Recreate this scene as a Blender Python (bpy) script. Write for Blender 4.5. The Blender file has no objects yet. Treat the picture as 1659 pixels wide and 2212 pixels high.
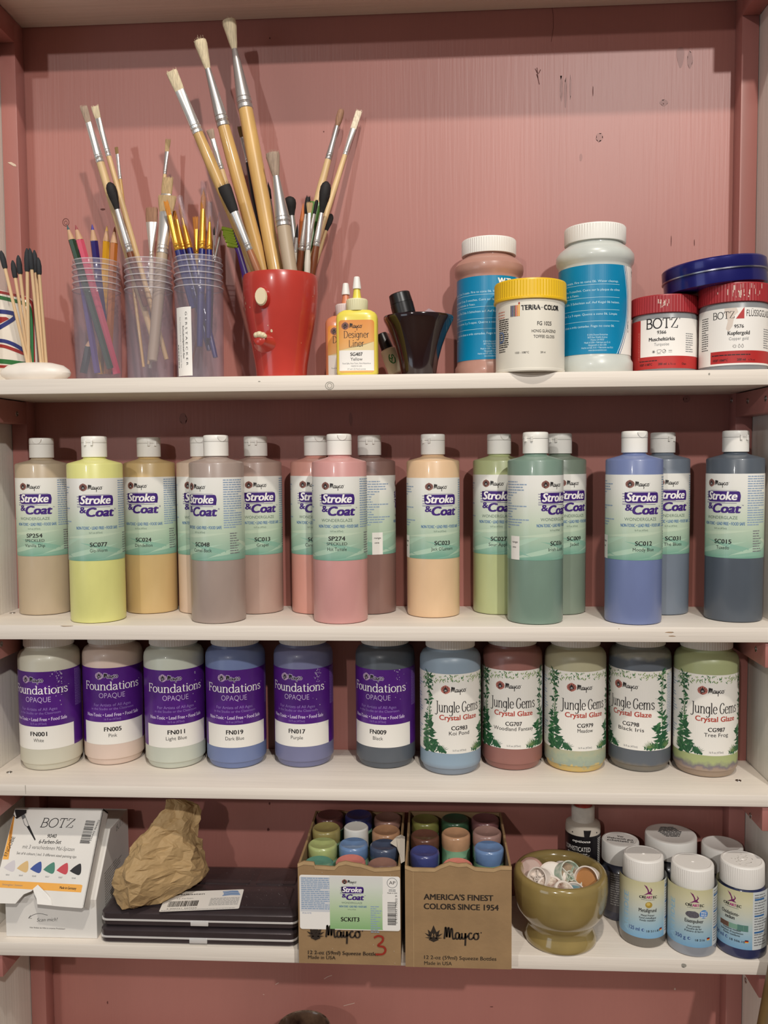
import bpy, bmesh, math, random
from mathutils import Vector, Matrix, noise

random.seed(7)
C = bpy.context.scene.collection
PI = math.pi
W, H, FPX = 1659, 2212, 1850.0
EYE = 1.35                                    # camera height above the floor
YAW, PITCH, ROLL = math.radians(3.300), math.radians(3.4555), math.radians(-0.4507)
D = 0.142                                     # depth of the shelves, front edge at y = 0
# ---------------------------------------------------------------- camera, world, lights, exposure
_f = Vector((-math.sin(YAW)*math.cos(PITCH), math.cos(YAW)*math.cos(PITCH), -math.sin(PITCH)))
_r0 = Vector((math.cos(YAW), math.sin(YAW), 0)); _u0 = _r0.cross(_f)
_r = math.cos(ROLL)*_r0 + math.sin(ROLL)*_u0
_u = -math.sin(ROLL)*_r0 + math.cos(ROLL)*_u0
CAM = Vector((0, -1.0, EYE))
cd = bpy.data.cameras.new('camera'); cam = bpy.data.objects.new('camera', cd); C.objects.link(cam)
m = Matrix((( _r.x, _u.x, -_f.x), (_r.y, _u.y, -_f.y), (_r.z, _u.z, -_f.z))).to_4x4(); m.translation = CAM
cam.matrix_world = m
cd.sensor_fit = 'VERTICAL'; cd.sensor_height = 36.0; cd.lens = FPX/H*36.0; cd.clip_start = 0.02
bpy.context.scene.camera = cam
sc = bpy.context.scene
sc.view_settings.view_transform = 'Standard'; sc.view_settings.look = 'None'
sc.view_settings.gamma = 1.0; sc.view_settings.exposure = -0.04; sc.view_settings.use_curve_mapping = False
w = bpy.data.worlds.new('world'); sc.world = w; w.use_nodes = True
bg = w.node_tree.nodes['Background']; bg.inputs[0].default_value = (1.0, 0.97, 0.95, 1); bg.inputs[1].default_value = 0.11

def lamp(name, loc, power, size, col, aim=(0, 0.1, EYE), shape='DISK', size_y=None):
    l = bpy.data.lights.new(name, 'AREA'); l.energy = power; l.shape = shape; l.size = size; l.color = col
    if size_y: l.size_y = size_y
    o = bpy.data.objects.new(name, l); C.objects.link(o); o.location = loc
    o.rotation_euler = (Vector(aim)-Vector(loc)).to_track_quat('-Z', 'Y').to_euler()
    return o
WARM = (1.0, 0.965, 0.915)
lamp('ceiling_lamp', (0.12, -1.30, EYE+1.80), 24.0, 0.07, (1.0, 0.92, 0.82), aim=(0.0, 0.0, EYE-0.25))
lamp('ceiling_lamp', (0.95, -3.05, EYE+1.80), 64.0, 0.10, WARM)
lamp('ceiling_lamp', (-1.70, -5.0, EYE+1.80), 50.0, 0.14, WARM)
lamp('window_light', (-2.6, -2.6, EYE-0.1), 10.0, 1.3, (0.80, 0.90, 1.0), shape='RECTANGLE', size_y=1.5)

# ---------------------------------------------------------------- pixel -> place
def ray(x, y): return _f + _r*((x-W/2)/FPX) - _u*((y-H/2)/FPX)
def at(x, y, Y):                              # the point at depth Y behind the shelf edge
    d = ray(x, y); return CAM + d*((Y-CAM.y)/d.y)
def on(x, y, z):                              # the point on the level z
    d = ray(x, y); return CAM + d*((z-CAM.z)/d.z)
def pxm(Y): return (Y-CAM.y)/FPX              # metres per pixel at depth Y

# ---------------------------------------------------------------- materials
def lin(c):
    return tuple(((v/255.0)/12.92 if v/255.0 <= 0.04045 else ((v/255.0+0.055)/1.055)**2.4) for v in c)
_mats = {}
def M(name, rgb, rough=0.5, metal=0.0, spec=0.5, nz=None, bump=None, coat=0.0, sss=0.0, alpha=None):
    """nz = (scale xyz, amount, [second rgb]); bump = (scale xyz, strength)"""
    if name in _mats: return _mats[name]
    mt = bpy.data.materials.new(name); mt.use_nodes = True
    nt = mt.node_tree; b = nt.nodes['Principled BSDF']
    c = (*lin(rgb), 1)
    b.inputs['Base Color'].default_value = c; b.inputs['Roughness'].default_value = rough
    b.inputs['Metallic'].default_value = metal; b.inputs['Specular IOR Level'].default_value = spec
    if coat: b.inputs['Coat Weight'].default_value = coat; b.inputs['Coat Roughness'].default_value = 0.06
    if alpha is not None: b.inputs['Alpha'].default_value = alpha
    tc = nt.nodes.new('ShaderNodeTexCoord')
    def noisy(scale, detail=4):
        mp = nt.nodes.new('ShaderNodeMapping'); mp.inputs['Scale'].default_value = scale
        nt.links.new(tc.outputs['Object'], mp.inputs[0])
        n = nt.nodes.new('ShaderNodeTexNoise'); n.inputs['Scale'].default_value = 1.0; n.inputs['Detail'].default_value = detail
        nt.links.new(mp.outputs[0], n.inputs['Vector']); return n
    if nz:
        n = noisy(nz[0]); rp = nt.nodes.new('ShaderNodeValToRGB')
        rp.color_ramp.elements[0].position = 0.32; rp.color_ramp.elements[1].position = 0.68
        c2 = lin(nz[2]) if len(nz) > 2 else tuple(v*(1-nz[1]) for v in lin(rgb))
        c1 = lin(rgb) if len(nz) > 2 else tuple(min(1, v*(1+nz[1])) for v in lin(rgb))
        rp.color_ramp.elements[0].color = (*c2, 1); rp.color_ramp.elements[1].color = (*c1, 1)
        nt.links.new(n.outputs[0], rp.inputs[0]); nt.links.new(rp.outputs[0], b.inputs['Base Color'])
    if bump:
        n = noisy(bump[0]); bp = nt.nodes.new('ShaderNodeBump'); bp.inputs['Strength'].default_value = bump[1]
        bp.inputs['Distance'].default_value = 0.002
        nt.links.new(n.outputs[0], bp.inputs['Height']); nt.links.new(bp.outputs[0], b.inputs['Normal'])
    _mats[name] = mt; return mt

def clear_mat(name, rgb, through=0.62, rough=0.12):
    if name in _mats: return _mats[name]
    mt = bpy.data.materials.new(name); mt.use_nodes = True; nt = mt.node_tree
    b = nt.nodes['Principled BSDF']; b.inputs['Base Color'].default_value = (*lin(rgb), 1); b.inputs['Roughness'].default_value = rough
    t = nt.nodes.new('ShaderNodeBsdfTransparent'); t.inputs[0].default_value = (*[min(1, v) for v in lin((242, 240, 244))], 1)
    mx = nt.nodes.new('ShaderNodeMixShader'); mx.inputs[0].default_value = 1-through
    nt.links.new(t.outputs[0], mx.inputs[1]); nt.links.new(b.outputs[0], mx.inputs[2])
    nt.links.new(mx.outputs[0], nt.nodes['Material Output'].inputs['Surface'])
    _mats[name] = mt; return mt

def ramp_mat(name, stops, z0, z1, rough=0.35, wob=None, axis=2, spec=0.5):
    """print or sediment that changes along the thing's own height; stops = [(t, rgb)]; wob = (scale, amount)"""
    if name in _mats: return _mats[name]
    mt = bpy.data.materials.new(name); mt.use_nodes = True; nt = mt.node_tree; b = nt.nodes['Principled BSDF']
    b.inputs['Roughness'].default_value = rough; b.inputs['Specular IOR Level'].default_value = spec
    tc = nt.nodes.new('ShaderNodeTexCoord'); sp = nt.nodes.new('ShaderNodeSeparateXYZ')
    nt.links.new(tc.outputs['Object'], sp.inputs[0])
    mr = nt.nodes.new('ShaderNodeMapRange'); mr.inputs[1].default_value = z0; mr.inputs[2].default_value = z1
    nt.links.new(sp.outputs[axis], mr.inputs[0]); src = mr.outputs[0]
    if wob:
        n = nt.nodes.new('ShaderNodeTexNoise'); n.inputs['Scale'].default_value = wob[0]; n.inputs['Detail'].default_value = 6
        nt.links.new(tc.outputs['Object'], n.inputs['Vector'])
        ma = nt.nodes.new('ShaderNodeMath'); ma.operation = 'MULTIPLY_ADD'; ma.inputs[1].default_value = wob[1]; ma.inputs[2].default_value = -wob[1]/2
        nt.links.new(n.outputs[0], ma.inputs[0])
        ad = nt.nodes.new('ShaderNodeMath'); ad.operation = 'ADD'
        nt.links.new(src, ad.inputs[0]); nt.links.new(ma.outputs[0], ad.inputs[1]); src = ad.outputs[0]
    rp = nt.nodes.new('ShaderNodeValToRGB'); el = rp.color_ramp.elements
    while len(el) < len(stops): el.new(0.5)
    for e, (t, c) in zip(el, stops): e.position = t; e.color = (*lin(c), 1)
    nt.links.new(src, rp.inputs[0]); nt.links.new(rp.outputs[0], b.inputs['Base Color'])
    _mats[name] = mt; return mt

# ---------------------------------------------------------------- mesh building
class MB:
    def __init__(s): s.v = []; s.f = []; s.m = []; s.mats = []
    def mi(s, mat):
        if mat not in s.mats: s.mats.append(mat)
        return s.mats.index(mat)
    def add(s, vs, fs, mat):
        o = len(s.v); k = s.mi(mat); s.v += [tuple(v) for v in vs]
        for f in fs: s.f.append([i+o for i in f]); s.m.append(k)
        return s
    def box(s, a, b, mat, M4=None):
        x0, y0, z0 = a; x1, y1, z1 = b
        vs = [Vector(p) for p in ((x0,y0,z0),(x1,y0,z0),(x1,y1,z0),(x0,y1,z0),(x0,y0,z1),(x1,y0,z1),(x1,y1,z1),(x0,y1,z1))]
        if M4: vs = [M4 @ v for v in vs]
        return s.add(vs, [(0,3,2,1),(4,5,6,7),(0,1,5,4),(1,2,6,5),(2,3,7,6),(3,0,4,7)], mat)
    def lathe(s, prof, mat, n=48, c=(0,0,0), ry=1.0, cap0=True, cap1=True, rib=None, M4=None):
        """prof = [(r, z)] upward; ry squashes y; rib = (count, depth, i0, i1)"""
        vs = []
        for i, (r, z) in enumerate(prof):
            for k in range(n):
                a = 2*PI*k/n; rr = r
                if rib and rib[2] <= i <= rib[3]: rr = r - (rib[1] if k % 2 else 0)
                v = Vector((c[0]+rr*math.cos(a), c[1]+rr*ry*math.sin(a), c[2]+z)); vs.append(M4 @ v if M4 else v)
        fs = []
        for i in range(len(prof)-1):
            for k in range(n):
                k2 = (k+1) % n; fs.append((i*n+k, i*n+k2, (i+1)*n+k2, (i+1)*n+k))
        if cap0: fs.append(tuple(reversed(range(n))))
        if cap1: fs.append(tuple((len(prof)-1)*n+k for k in range(n)))
        return s.add(vs, fs, mat)
    def sweep(s, P0, P1, secs, mat, n=16, side=None, cap=True):
        """straight rod; secs = [(t, r_side, r_deep)] along P0->P1; side = direction of the first radius"""
        P0, P1 = Vector(P0), Vector(P1); ax = (P1-P0)
        if side is None:
            side = ax.cross(Vector((0, 1, 0))); side.normalize()
        dp = side.cross(ax).normalized(); vs = []; fs = []
        for t, a, b in secs:
            p = P0+ax*t
            for k in range(n):
                an = 2*PI*k/n; vs.append(p+side*(a*math.cos(an))+dp*(b*math.sin(an)))
        for i in range(len(secs)-1):
            for k in range(n):
                k2 = (k+1) % n; fs.append((i*n+k, i*n+k2, (i+1)*n+k2, (i+1)*n+k))
        if cap: fs.append(tuple(reversed(range(n)))); fs.append(tuple((len(secs)-1)*n+k for k in range(n)))
        return s.add(vs, fs, mat)
    def tube(s, pts, r, mat, n=8):
        pts = [Vector(p) for p in pts]; vs = []; fs = []
        for i, p in enumerate(pts):
            t = (pts[min(i+1, len(pts)-1)]-pts[max(i-1, 0)]).normalized()
            a = t.cross(Vector((0.3, 0.9, 0.2))).normalized(); b = t.cross(a)
            for k in range(n): vs.append(p+a*(r*math.cos(2*PI*k/n))+b*(r*math.sin(2*PI*k/n)))
        for i in range(len(pts)-1):
            for k in range(n): fs.append((i*n+k, i*n+(k+1) % n, (i+1)*n+(k+1) % n, (i+1)*n+k))
        fs.append(tuple(reversed(range(n)))); fs.append(tuple((len(pts)-1)*n+k for k in range(n)))
        return s.add(vs, fs, mat)
    def prism(s, poly, n0, depth, mat, back=None):
        """poly = 3D points of a flat outline, pushed along n0*depth"""
        a = [Vector(p) for p in poly]; b = [p+Vector(n0)*depth for p in a]; n = len(a)
        fs = [tuple(range(n)), tuple(reversed(range(n, 2*n)))]+[(i, i+n, (i+1) % n+n, (i+1) % n) for i in range(n)]
        return s.add(a+b, fs, mat)
    def build(s, name, parent=None, smooth=True, bevel=0, loc=None, rz=0, angle=35, segs=2):
        me = bpy.data.meshes.new(name); me.from_pydata(s.v, [], s.f)
        for mt in s.mats: me.materials.append(mt)
        me.polygons.foreach_set('material_index', s.m)
        bm = bmesh.new(); bm.from_mesh(me); bmesh.ops.recalc_face_normals(bm, faces=bm.faces)
        if bevel:
            es = [e for e in bm.edges if len(e.link_faces) == 2 and e.calc_face_angle(0) > math.radians(50)]
            bmesh.ops.bevel(bm, geom=es, offset=bevel, segments=segs, affect='EDGES', profile=0.5, clamp_overlap=True)
        bm.to_mesh(me); bm.free()
        if smooth:
            me.polygons.foreach_set('use_smooth', [True]*len(me.polygons))
            me.set_sharp_from_angle(angle=math.radians(angle))
        o = bpy.data.objects.new(name, me); C.objects.link(o)
        if parent: o.parent = parent
        if loc is not None: o.location = loc
        if rz: o.rotation_euler.z = rz
        return o

def tag(o, label, cat, group=None):
    o['label'] = label; o['category'] = cat
    if group: o['group'] = group
    return o
def thing(name, label, cat, loc=(0, 0, 0), rz=0, group=None):
    o = bpy.data.objects.new(name, None); C.objects.link(o); o.empty_display_size = 0.02
    o.location = loc; o.rotation_euler.z = rz
    return tag(o, label, cat, group)
def copy_tree(o, parent=None):
    c = o.copy(); C.objects.link(c)
    if parent: c.parent = parent
    for ch in list(o.children): copy_tree(ch, c)
    return c

# ---------------------------------------------------------------- printing: flat artwork laid on a curved or flat face
_tx = {}; _cap = {}
def glyphs(s, bold, shear):
    k = (s, bold, shear)
    if k in _tx: return _tx[k]
    cu = bpy.data.curves.new('lettering', 'FONT'); cu.body = s; cu.size = 1.0; cu.offset = bold; cu.shear = shear
    cu.resolution_u = 3; cu.dimensions = '2D'; cu.fill_mode = 'BOTH'
    o = bpy.data.objects.new('lettering', cu); C.objects.link(o)
    me = bpy.data.meshes.new_from_object(o.evaluated_get(bpy.context.evaluated_depsgraph_get()))
    vs = [(v.co.x, v.co.y) for v in me.vertices]; fs = [tuple(p.vertices) for p in me.polygons]
    bpy.data.objects.remove(o); bpy.data.curves.remove(cu); bpy.data.meshes.remove(me)
    _tx[k] = (vs, fs); return _tx[k]
def caph(bold):
    if bold not in _cap:
        vs, _ = glyphs('H', bold, 0); ys = [v[1] for v in vs]; _cap[bold] = max(ys)-min(ys)
    return _cap[bold]

def smooth_pts(pts, n=5):
    if len(pts) < 3: return list(pts)
    out = []; P = [pts[0]]+list(pts)+[pts[-1]]
    for i in range(1, len(P)-2):
        p0, p1, p2, p3 = P[i-1], P[i], P[i+1], P[i+2]
        for k in range(n):
            t = k/n
            out.append(tuple(0.5*((2*p1[j])+(-p0[j]+p2[j])*t+(2*p0[j]-5*p1[j]+4*p2[j]-p3[j])*t*t+(-p0[j]+3*p1[j]-3*p2[j]+p3[j])*t**3) for j in (0, 1)))
    out.append(tuple(pts[-1])); return out

class Art:
    def __init__(s): s.it = []
    def poly(s, pts, mat, L=1): s.it.append((L, mat, list(pts), [tuple(range(len(pts)))])); return s
    def rect(s, x0, y0, x1, y1, mat, L=1): return s.poly([(x0, y0), (x1, y0), (x1, y1), (x0, y1)], mat, L)
    def rrect(s, x0, y0, x1, y1, r, mat, L=1):
        pts = []
        for cx, cy, a0 in ((x1-r, y0+r, -90), (x1-r, y1-r, 0), (x0+r, y1-r, 90), (x0+r, y0+r, 180)):
            for k in range(5): a = math.radians(a0+k*22.5); pts.append((cx+r*math.cos(a), cy+r*math.sin(a)))
        return s.poly(pts, mat, L)
    def disc(s, x, y, rx, ry, mat, L=1, n=20): return s.poly([(x+rx*math.cos(2*PI*k/n), y+ry*math.sin(2*PI*k/n)) for k in range(n)], mat, L)
    def text(s, t, x, y, cap, mat, L=2, w=None, al='c', bold=0.0, shear=0.0, rot=0):
        """x,y = baseline anchor; cap = capital height; w = total width (fitted); rot in degrees about the anchor"""
        if bold > 0:                               # heavier letters: the same outline struck a few times side by side
            b_ = bold*cap/caph(0)*.85; cr, sr = math.cos(math.radians(rot)), math.sin(math.radians(rot))
            for i, (dx, dy) in enumerate(((-b_, -b_*.35), (b_, b_*.35), (-b_, b_*.35), (b_, -b_*.35))[:4 if cap > 5 else 2]):
                s.text(t, x+dx*cr-dy*sr, y+dx*sr+dy*cr, cap, mat, L+.04*i, (w-2*b_) if w else None, al, 0.0, shear, rot)
            return s
        vs, fs = glyphs(t, bold, shear)
        if not vs: return s
        xs = [v[0] for v in vs]; x0, x1 = min(xs), max(xs); ky = cap/caph(bold); kx = (w/(x1-x0)) if w else ky
        off = {'c': (x0+x1)/2, 'l': x0, 'r': x1}[al]; cr, sr = math.cos(math.radians(rot)), math.sin(math.radians(rot))
        pv = [((a-off)*kx, b*ky) for a, b in vs]
        s.it.append((L, mat, [(x+a*cr-b*sr, y+a*sr+b*cr) for a, b in pv], fs)); return s
    def stroke(s, pts, wd, mat, L=2, wh=None, close=False):
        """line of width wd (wh = width where it runs level, for pen contrast)"""
        n = len(pts)
        if n < 2: return s
        lf = []; rt = []
        for i in range(n):
            a = pts[(i-1) % n] if (close or i > 0) else pts[i]; b = pts[(i+1) % n] if (close or i < n-1) else pts[i]
            dx, dy = b[0]-a[0], b[1]-a[1]; l = math.hypot(dx, dy) or 1e-9; dx /= l; dy /= l
            ww = wd if wh is None else wh+(wd-wh)*abs(dy)
            lf.append((pts[i][0]-dy*ww/2, pts[i][1]+dx*ww/2)); rt.append((pts[i][0]+dy*ww/2, pts[i][1]-dx*ww/2))
        v = lf+rt; fs = [(i, i+n, i+1+n, i+1) for i in range(n-1)]
        if close: fs.append((n-1, 2*n-1, n, 0))
        s.it.append((L, mat, v, fs)); return s
    def lines(s, x0, x1, ytop, n, dy, h, mat, L=2, rag=0.25, seed=1, full=True):
        """block of print too small to read: rows of word-long dashes"""
        rd = random.Random(seed)
        for i in range(n):
            y = ytop-i*dy; x = x0; end = x1 if (full and i % 7 != 6) else x0+(x1-x0)*rd.uniform(1-rag*2, 1)
            while x < end-0.3:
                l = rd.uniform(1.2, 3.6)*h*1.5; s.rect(x, y-h, min(x+l, end), y, mat, L); x += l+h*0.55
        return s
    def vlines(s, xl, n, dx, w, y0, y1, mat, L=2, seed=1):
        rd = random.Random(seed)
        for i in range(n):
            x = xl+i*dx; y = y0
            while y < y1-0.3:
                l = rd.uniform(1.5, 4)*w; s.rect(x, y, x+w, min(y+l, y1), mat, L); y += l+w*0.6
        return s
    def put(s, o, dx=0, dy=0, k=1.0, rot=0, dL=0):
        cr, sr = math.cos(math.radians(rot))*k, math.sin(math.radians(rot))*k
        for L, mt, v, f in o.it: s.it.append((L+dL, mt, [(dx+a*cr-b*sr, dy+a*sr+b*cr) for a, b in v], f))
        return s
    def build(s, name, parent, mapf, grid=None, clip=None):
        """mapf(u, v, L) -> place; grid = cut width in u for curved faces; clip = (u0, u1, v0, v1)"""
        bm = bmesh.new(); mats = []
        for L, mt, vs, fs in s.it:
            if mt not in mats: mats.append(mt)
            k = mats.index(mt); bv = [bm.verts.new((a, b, L)) for a, b in vs]
            for f in fs:
                try: nf = bm.faces.new([bv[i] for i in f]); nf.material_index = k
                except ValueError: pass
        bmesh.ops.triangulate(bm, faces=[f for f in bm.faces if len(f.verts) > 4], ngon_method='EAR_CLIP')
        def cut(co, no, **kw):
            bmesh.ops.bisect_plane(bm, geom=bm.verts[:]+bm.edges[:]+bm.faces[:], dist=1e-6, plane_co=co, plane_no=no, **kw)
        if clip:
            cut((clip[0], 0, 0), (-1, 0, 0), clear_outer=True); cut((clip[1], 0, 0), (1, 0, 0), clear_outer=True)
            if len(clip) > 2: cut((0, clip[2], 0), (0, -1, 0), clear_outer=True); cut((0, clip[3], 0), (0, 1, 0), clear_outer=True)
        if grid:
            xs = [v.co.x for v in bm.verts]; a = math.floor(min(xs)/grid)+1; b = math.ceil(max(xs)/grid)
            for i in range(a, b): cut((i*grid, 0, 0), (1, 0, 0))
        for v in bm.verts: v.co = mapf(v.co.x, v.co.y, v.co.z)
        me = bpy.data.meshes.new(name)
        for mt in mats: me.materials.append(mt)
        bmesh.ops.recalc_face_normals(bm, faces=bm.faces[:0]); bm.to_mesh(me); bm.free()
        o = bpy.data.objects.new(name, me); C.objects.link(o); o.parent = parent
        return o

def face(x, y): return math.atan2(CAM.x-x, y-CAM.y)       # how far a thing at x, y must turn to look at the camera's place
def absorb(o, src):                                        # lay printed marks into the mesh of the part they are on
    bm = bmesh.new(); bm.from_mesh(o.data); n0 = len(bm.faces); off = len(o.data.materials); bm.from_mesh(src.data); bm.faces.ensure_lookup_table()
    for f in bm.faces[n0:]: f.material_index += off
    for mt in src.data.materials: o.data.materials.append(mt)
    bm.to_mesh(o.data); bm.free(); bpy.data.objects.remove(src)
def cyl_map(R, z0, rot=0.0, eps=0.00006, sq=1.0):          # millimetres -> cylinder, artwork centre faces -y turned by rot
    def f(u, v, L):
        a = u*0.001/R+rot; rr = R+eps*(1+L); return Vector((rr*math.sin(a), -rr*sq*math.cos(a), z0+v*0.001))
    return f
def flat_map(o, ux, uy, eps=0.00008):                      # millimetres -> plane through o
    ux = Vector(ux).normalized(); uy = Vector(uy).normalized(); n = ux.cross(uy)
    def f(u, v, L): return Vector(o)+ux*(u*0.001)+uy*(v*0.001)+n*(eps*(1+L))
    return f

# ---------------------------------------------------------------- drawn lettering (pen strokes)
def arc(cx, cy, rx, ry, a0, a1, n=10): return [(cx+rx*math.cos(math.radians(a0+(a1-a0)*k/n)), cy+ry*math.sin(math.radians(a0+(a1-a0)*k/n))) for k in range(n+1)]
def sm(*p): return smooth_pts(p, 4)
SK = {  # x height 1, ascender 1.55; (advance, strokes, serifs as (x, y, half length))
 'o': (.98, [arc(.47,.5,.40,.5,90,450,20)], []),
 'u': (1.08, [sm((.2,1),(.2,.35),(.32,.05),(.52,0),(.72,.12),(.82,.35)), [(.82,1),(.82,0)]], [(.12,1,.1),(.74,1,.1),(.9,0,.1)]),
 'n': (1.10, [[(.2,0),(.2,1)], sm((.2,.7),(.35,.93),(.55,1),(.75,.9),(.82,.65),(.82,0))], [(.12,1,.1),(.2,0,.18),(.82,0,.18)]),
 'm': (1.66, [[(.2,0),(.2,1)], sm((.2,.7),(.35,.93),(.52,1),(.7,.9),(.76,.65),(.76,0)), sm((.76,.7),(.9,.93),(1.1,1),(1.27,.9),(1.34,.65),(1.34,0))], [(.12,1,.1),(.2,0,.18),(.76,0,.18),(1.34,0,.18)]),
 'd': (1.04, [arc(.45,.5,.37,.5,90,450,20), [(.80,1.55),(.80,0)]], [(.7,1.55,.1),(.88,0,.1)]),
 'a': (.92, [sm((.12,.8),(.25,.97),(.45,1),(.62,.88),(.66,.65),(.66,.2),(.74,.02),(.86,.05)), sm((.66,.6),(.4,.55),(.15,.4),(.1,.2),(.22,.02),(.42,.03),(.66,.25))], []),
 't': (.66, [sm((.28,1.3),(.28,.3),(.36,.05),(.58,.08)), [(.04,1),(.58,1)]], []),
 'i': (.50, [[(.25,0),(.25,1)], arc(.25,1.36,.05,.05,0,360,6)], [(.17,1,.1),(.25,0,.18)]),
 's': (.78, [sm((.62,.78),(.5,.97),(.32,1),(.14,.88),(.14,.7),(.36,.54),(.6,.38),(.66,.2),(.5,.02),(.3,0),(.1,.2))], []),
 'e': (.90, [sm((.1,.56),(.78,.56),(.72,.85),(.48,1),(.22,.88),(.09,.5),(.22,.12),(.5,0),(.78,.18))], []),
 'g': (.92, [arc(.42,.52,.34,.47,90,450,18), sm((.76,1),(.76,-.1),(.66,-.42),(.4,-.52),(.12,-.38))], [(.8,.98,.1)]),
 'r': (.72, [[(.2,0),(.2,1)], sm((.2,.6),(.32,.88),(.5,1),(.66,.95))], [(.12,1,.1),(.2,0,.18)]),
 'l': (.50, [[(.25,0),(.25,1.55)]], [(.17,1.55,.1),(.25,0,.18)]),
 'F': (1.08, [[(.25,0),(.25,1.5)], [(.1,1.5),(.98,1.5),(.98,1.2)], [(.25,.78),(.72,.78)], [(.72,.62),(.72,.94)]], [(.25,0,.2)]),
 'D': (1.35, [[(.25,0),(.25,1.5)], sm((.1,1.5),(.5,1.5),(.95,1.32),(1.18,.75),(.95,.18),(.5,0),(.1,0))], []),
 'L': (1.05, [[(.25,0),(.25,1.5)], [(.1,0),(.92,0),(.92,.3)]], [(.25,1.5,.2)]),
 'J': (.86, [sm((.6,1.55),(.6,.1),(.5,-.3),(.25,-.42),(.05,-.3))], [(.55,1.55,.24)]),
 'G': (1.16, [sm((.98,1.2),(.8,1.48),(.5,1.5),(.2,1.2),(.1,.7),(.22,.2),(.55,0),(.85,.15),(.95,.4),(.95,.66))], [(.85,.66,.18)]),
 'B': (1.25, [[(.25,0),(.25,1.5)], sm((.1,1.5),(.7,1.5),(1.0,1.33),(1.0,.98),(.7,.8),(.25,.8)), sm((.7,.8),(1.08,.62),(1.1,.2),(.75,0),(.1,0))], []),
 'O': (1.65, [arc(.8,.75,.7,.77,90,450,28)], []),
 'T': (1.35, [[(.65,0),(.65,1.5)], [(.08,1.15),(.08,1.5),(1.22,1.5),(1.22,1.15)]], [(.65,0,.22)]),
 'Z': (1.30, [[(.15,1.15),(.15,1.5),(1.1,1.5),(.12,0),(1.15,0),(1.15,.35)]], []),
 ' ': (.45, [], []),
}
def pen(art, t, x, y, xh, w, mat, L=2, thick=.16, thin=.07, serif=True, al='c', slant=0.0):
    """pen-drawn word; xh = x height; w = total width"""
    adv = sum(SK[c][0] for c in t); kx = w/adv; x0 = x-(w/2 if al == 'c' else 0); p = 0
    q = lambda a, b: (x0+(p+a)*kx+slant*b*xh, y+b*xh)
    for c in t:
        ad, st, sf = SK[c]
        for s_ in st: art.stroke([q(a, b) for a, b in s_], thick*xh, mat, L, thin*xh)
        if serif:
            for a, b, h in sf: art.stroke([q(a-h, b), q(a+h, b)], thin*xh*1.1, mat, L)
        p += ad
    return art
MAYCO = [sm((0,0),(.12,1.0),(.18,1.75),(.28,1.55),(.33,.9),(.38,.25)), sm((.36,.3),(.5,1.3),(.62,1.72),(.72,1.5),(.76,.8),(.8,.2)),
         sm((.8,.3),(.95,1.25),(1.08,1.62),(1.2,1.3),(1.22,.6),(1.3,.08),(1.45,.02),(1.6,.2)),
         sm((2.2,.85),(2.0,1.0),(1.75,.85),(1.66,.45),(1.8,.05),(2.0,.05),(2.2,.4),(2.25,.85),(2.25,.2),(2.35,.02),(2.5,.12),(2.6,.4)),
         sm((2.62,.95),(2.62,.4),(2.72,.08),(2.92,.1),(3.1,.45),(3.14,.95)), sm((3.14,.95),(3.14,-.1),(3.1,-.95)),
         sm((3.14,.2),(3.35,.35),(3.5,.6)), sm((4.1,.85),(3.92,.98),(3.7,.85),(3.6,.5),(3.7,.12),(3.95,.02),(4.2,.2),(4.35,.4)),
         arc(4.72,.48,.36,.48,90,450,14), sm((4.72,.96),(4.95,.9),(5.15,1.0))]
def logo(art, x, y, k, ink, L=2, petal=None, glow=None, dot=None):
    """lotus drop emblem and script word; x,y = left end of the baseline; k = x height"""
    ex, ey, r = x-(1.85 if petal else 1.55)*k, y+.75*k, 1.5*k
    pm = petal or ink
    if petal:
        art.poly([(ex+a_*r, ey+b_*r) for a_, b_ in ((-.45, -.8), (0, -.95), (.45, -.8), (.95, -.45), (1.08, .1), (.9, .55), (.55, .8), (.25, .95), (0, 1.05), (-.25, .95), (-.55, .8), (-.9, .55), (-1.08, .1), (-.95, -.45))], petal, L)
        for a in (-1, 1):
            for q in ((.42, .62), (.62, .30), (.70, -.05)): art.stroke([(ex+a*.24*r, ey-.45*r), (ex+a*q[0]*.75*r, ey+(q[1]*.8-.1)*r), (ex+a*q[0]*1.25*r, ey+q[1]*1.25*r)], .11*r, ink, L+.3, .09*r)
    for a in () if petal else (-62, -36, 36, 62, -88, 88):
        cr, sr = math.cos(math.radians(a)), math.sin(math.radians(a)); ln = r*(1.0 if abs(a) < 80 else .85); wd = r*.26
        pts = [(0, -.1*r), (wd, .45*ln), (0.1*wd, ln), (-wd, .45*ln)]
        art.poly([(ex+a_*cr+b_*sr, ey-.45*r-a_*sr*.3+b_*cr*1.05) for a_, b_ in pts], pm, L)
    art.poly([(ex-.5*r, ey-.62*r), (ex, ey-.85*r), (ex+.5*r, ey-.62*r), (ex+.3*r, ey-.4*r), (ex-.3*r, ey-.4*r)], ink, L)
    art.poly([(ex+a*r, ey+b*r) for a, b in ((0, .85), (.16, .45), (.33, .05), (.3, -.3), (.12, -.5), (-.12, -.5), (-.3, -.3), (-.33, .05), (-.16, .45))], ink, L+.5)
    art.stroke([(ex+a*r, ey+b*r) for a, b in ((-.16, -.35), (-.1, .02), (0, -.2), (.1, .02), (.16, -.35))], .09*r, glow or dot or pm, L+1)
    for s_ in MAYCO:
        pts = [(x+a*k*.98, y+b*k) for a, b in s_]
        if glow: art.stroke(pts, .56*k, glow, L)
        art.stroke(pts, (.27 if glow or pm == ink else .23)*k, ink, L+1, .16*k)
    art.disc(x+5.35*k, y+1.05*k, .1*k, .1*k, ink, L+1, 8)
    return art

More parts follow.
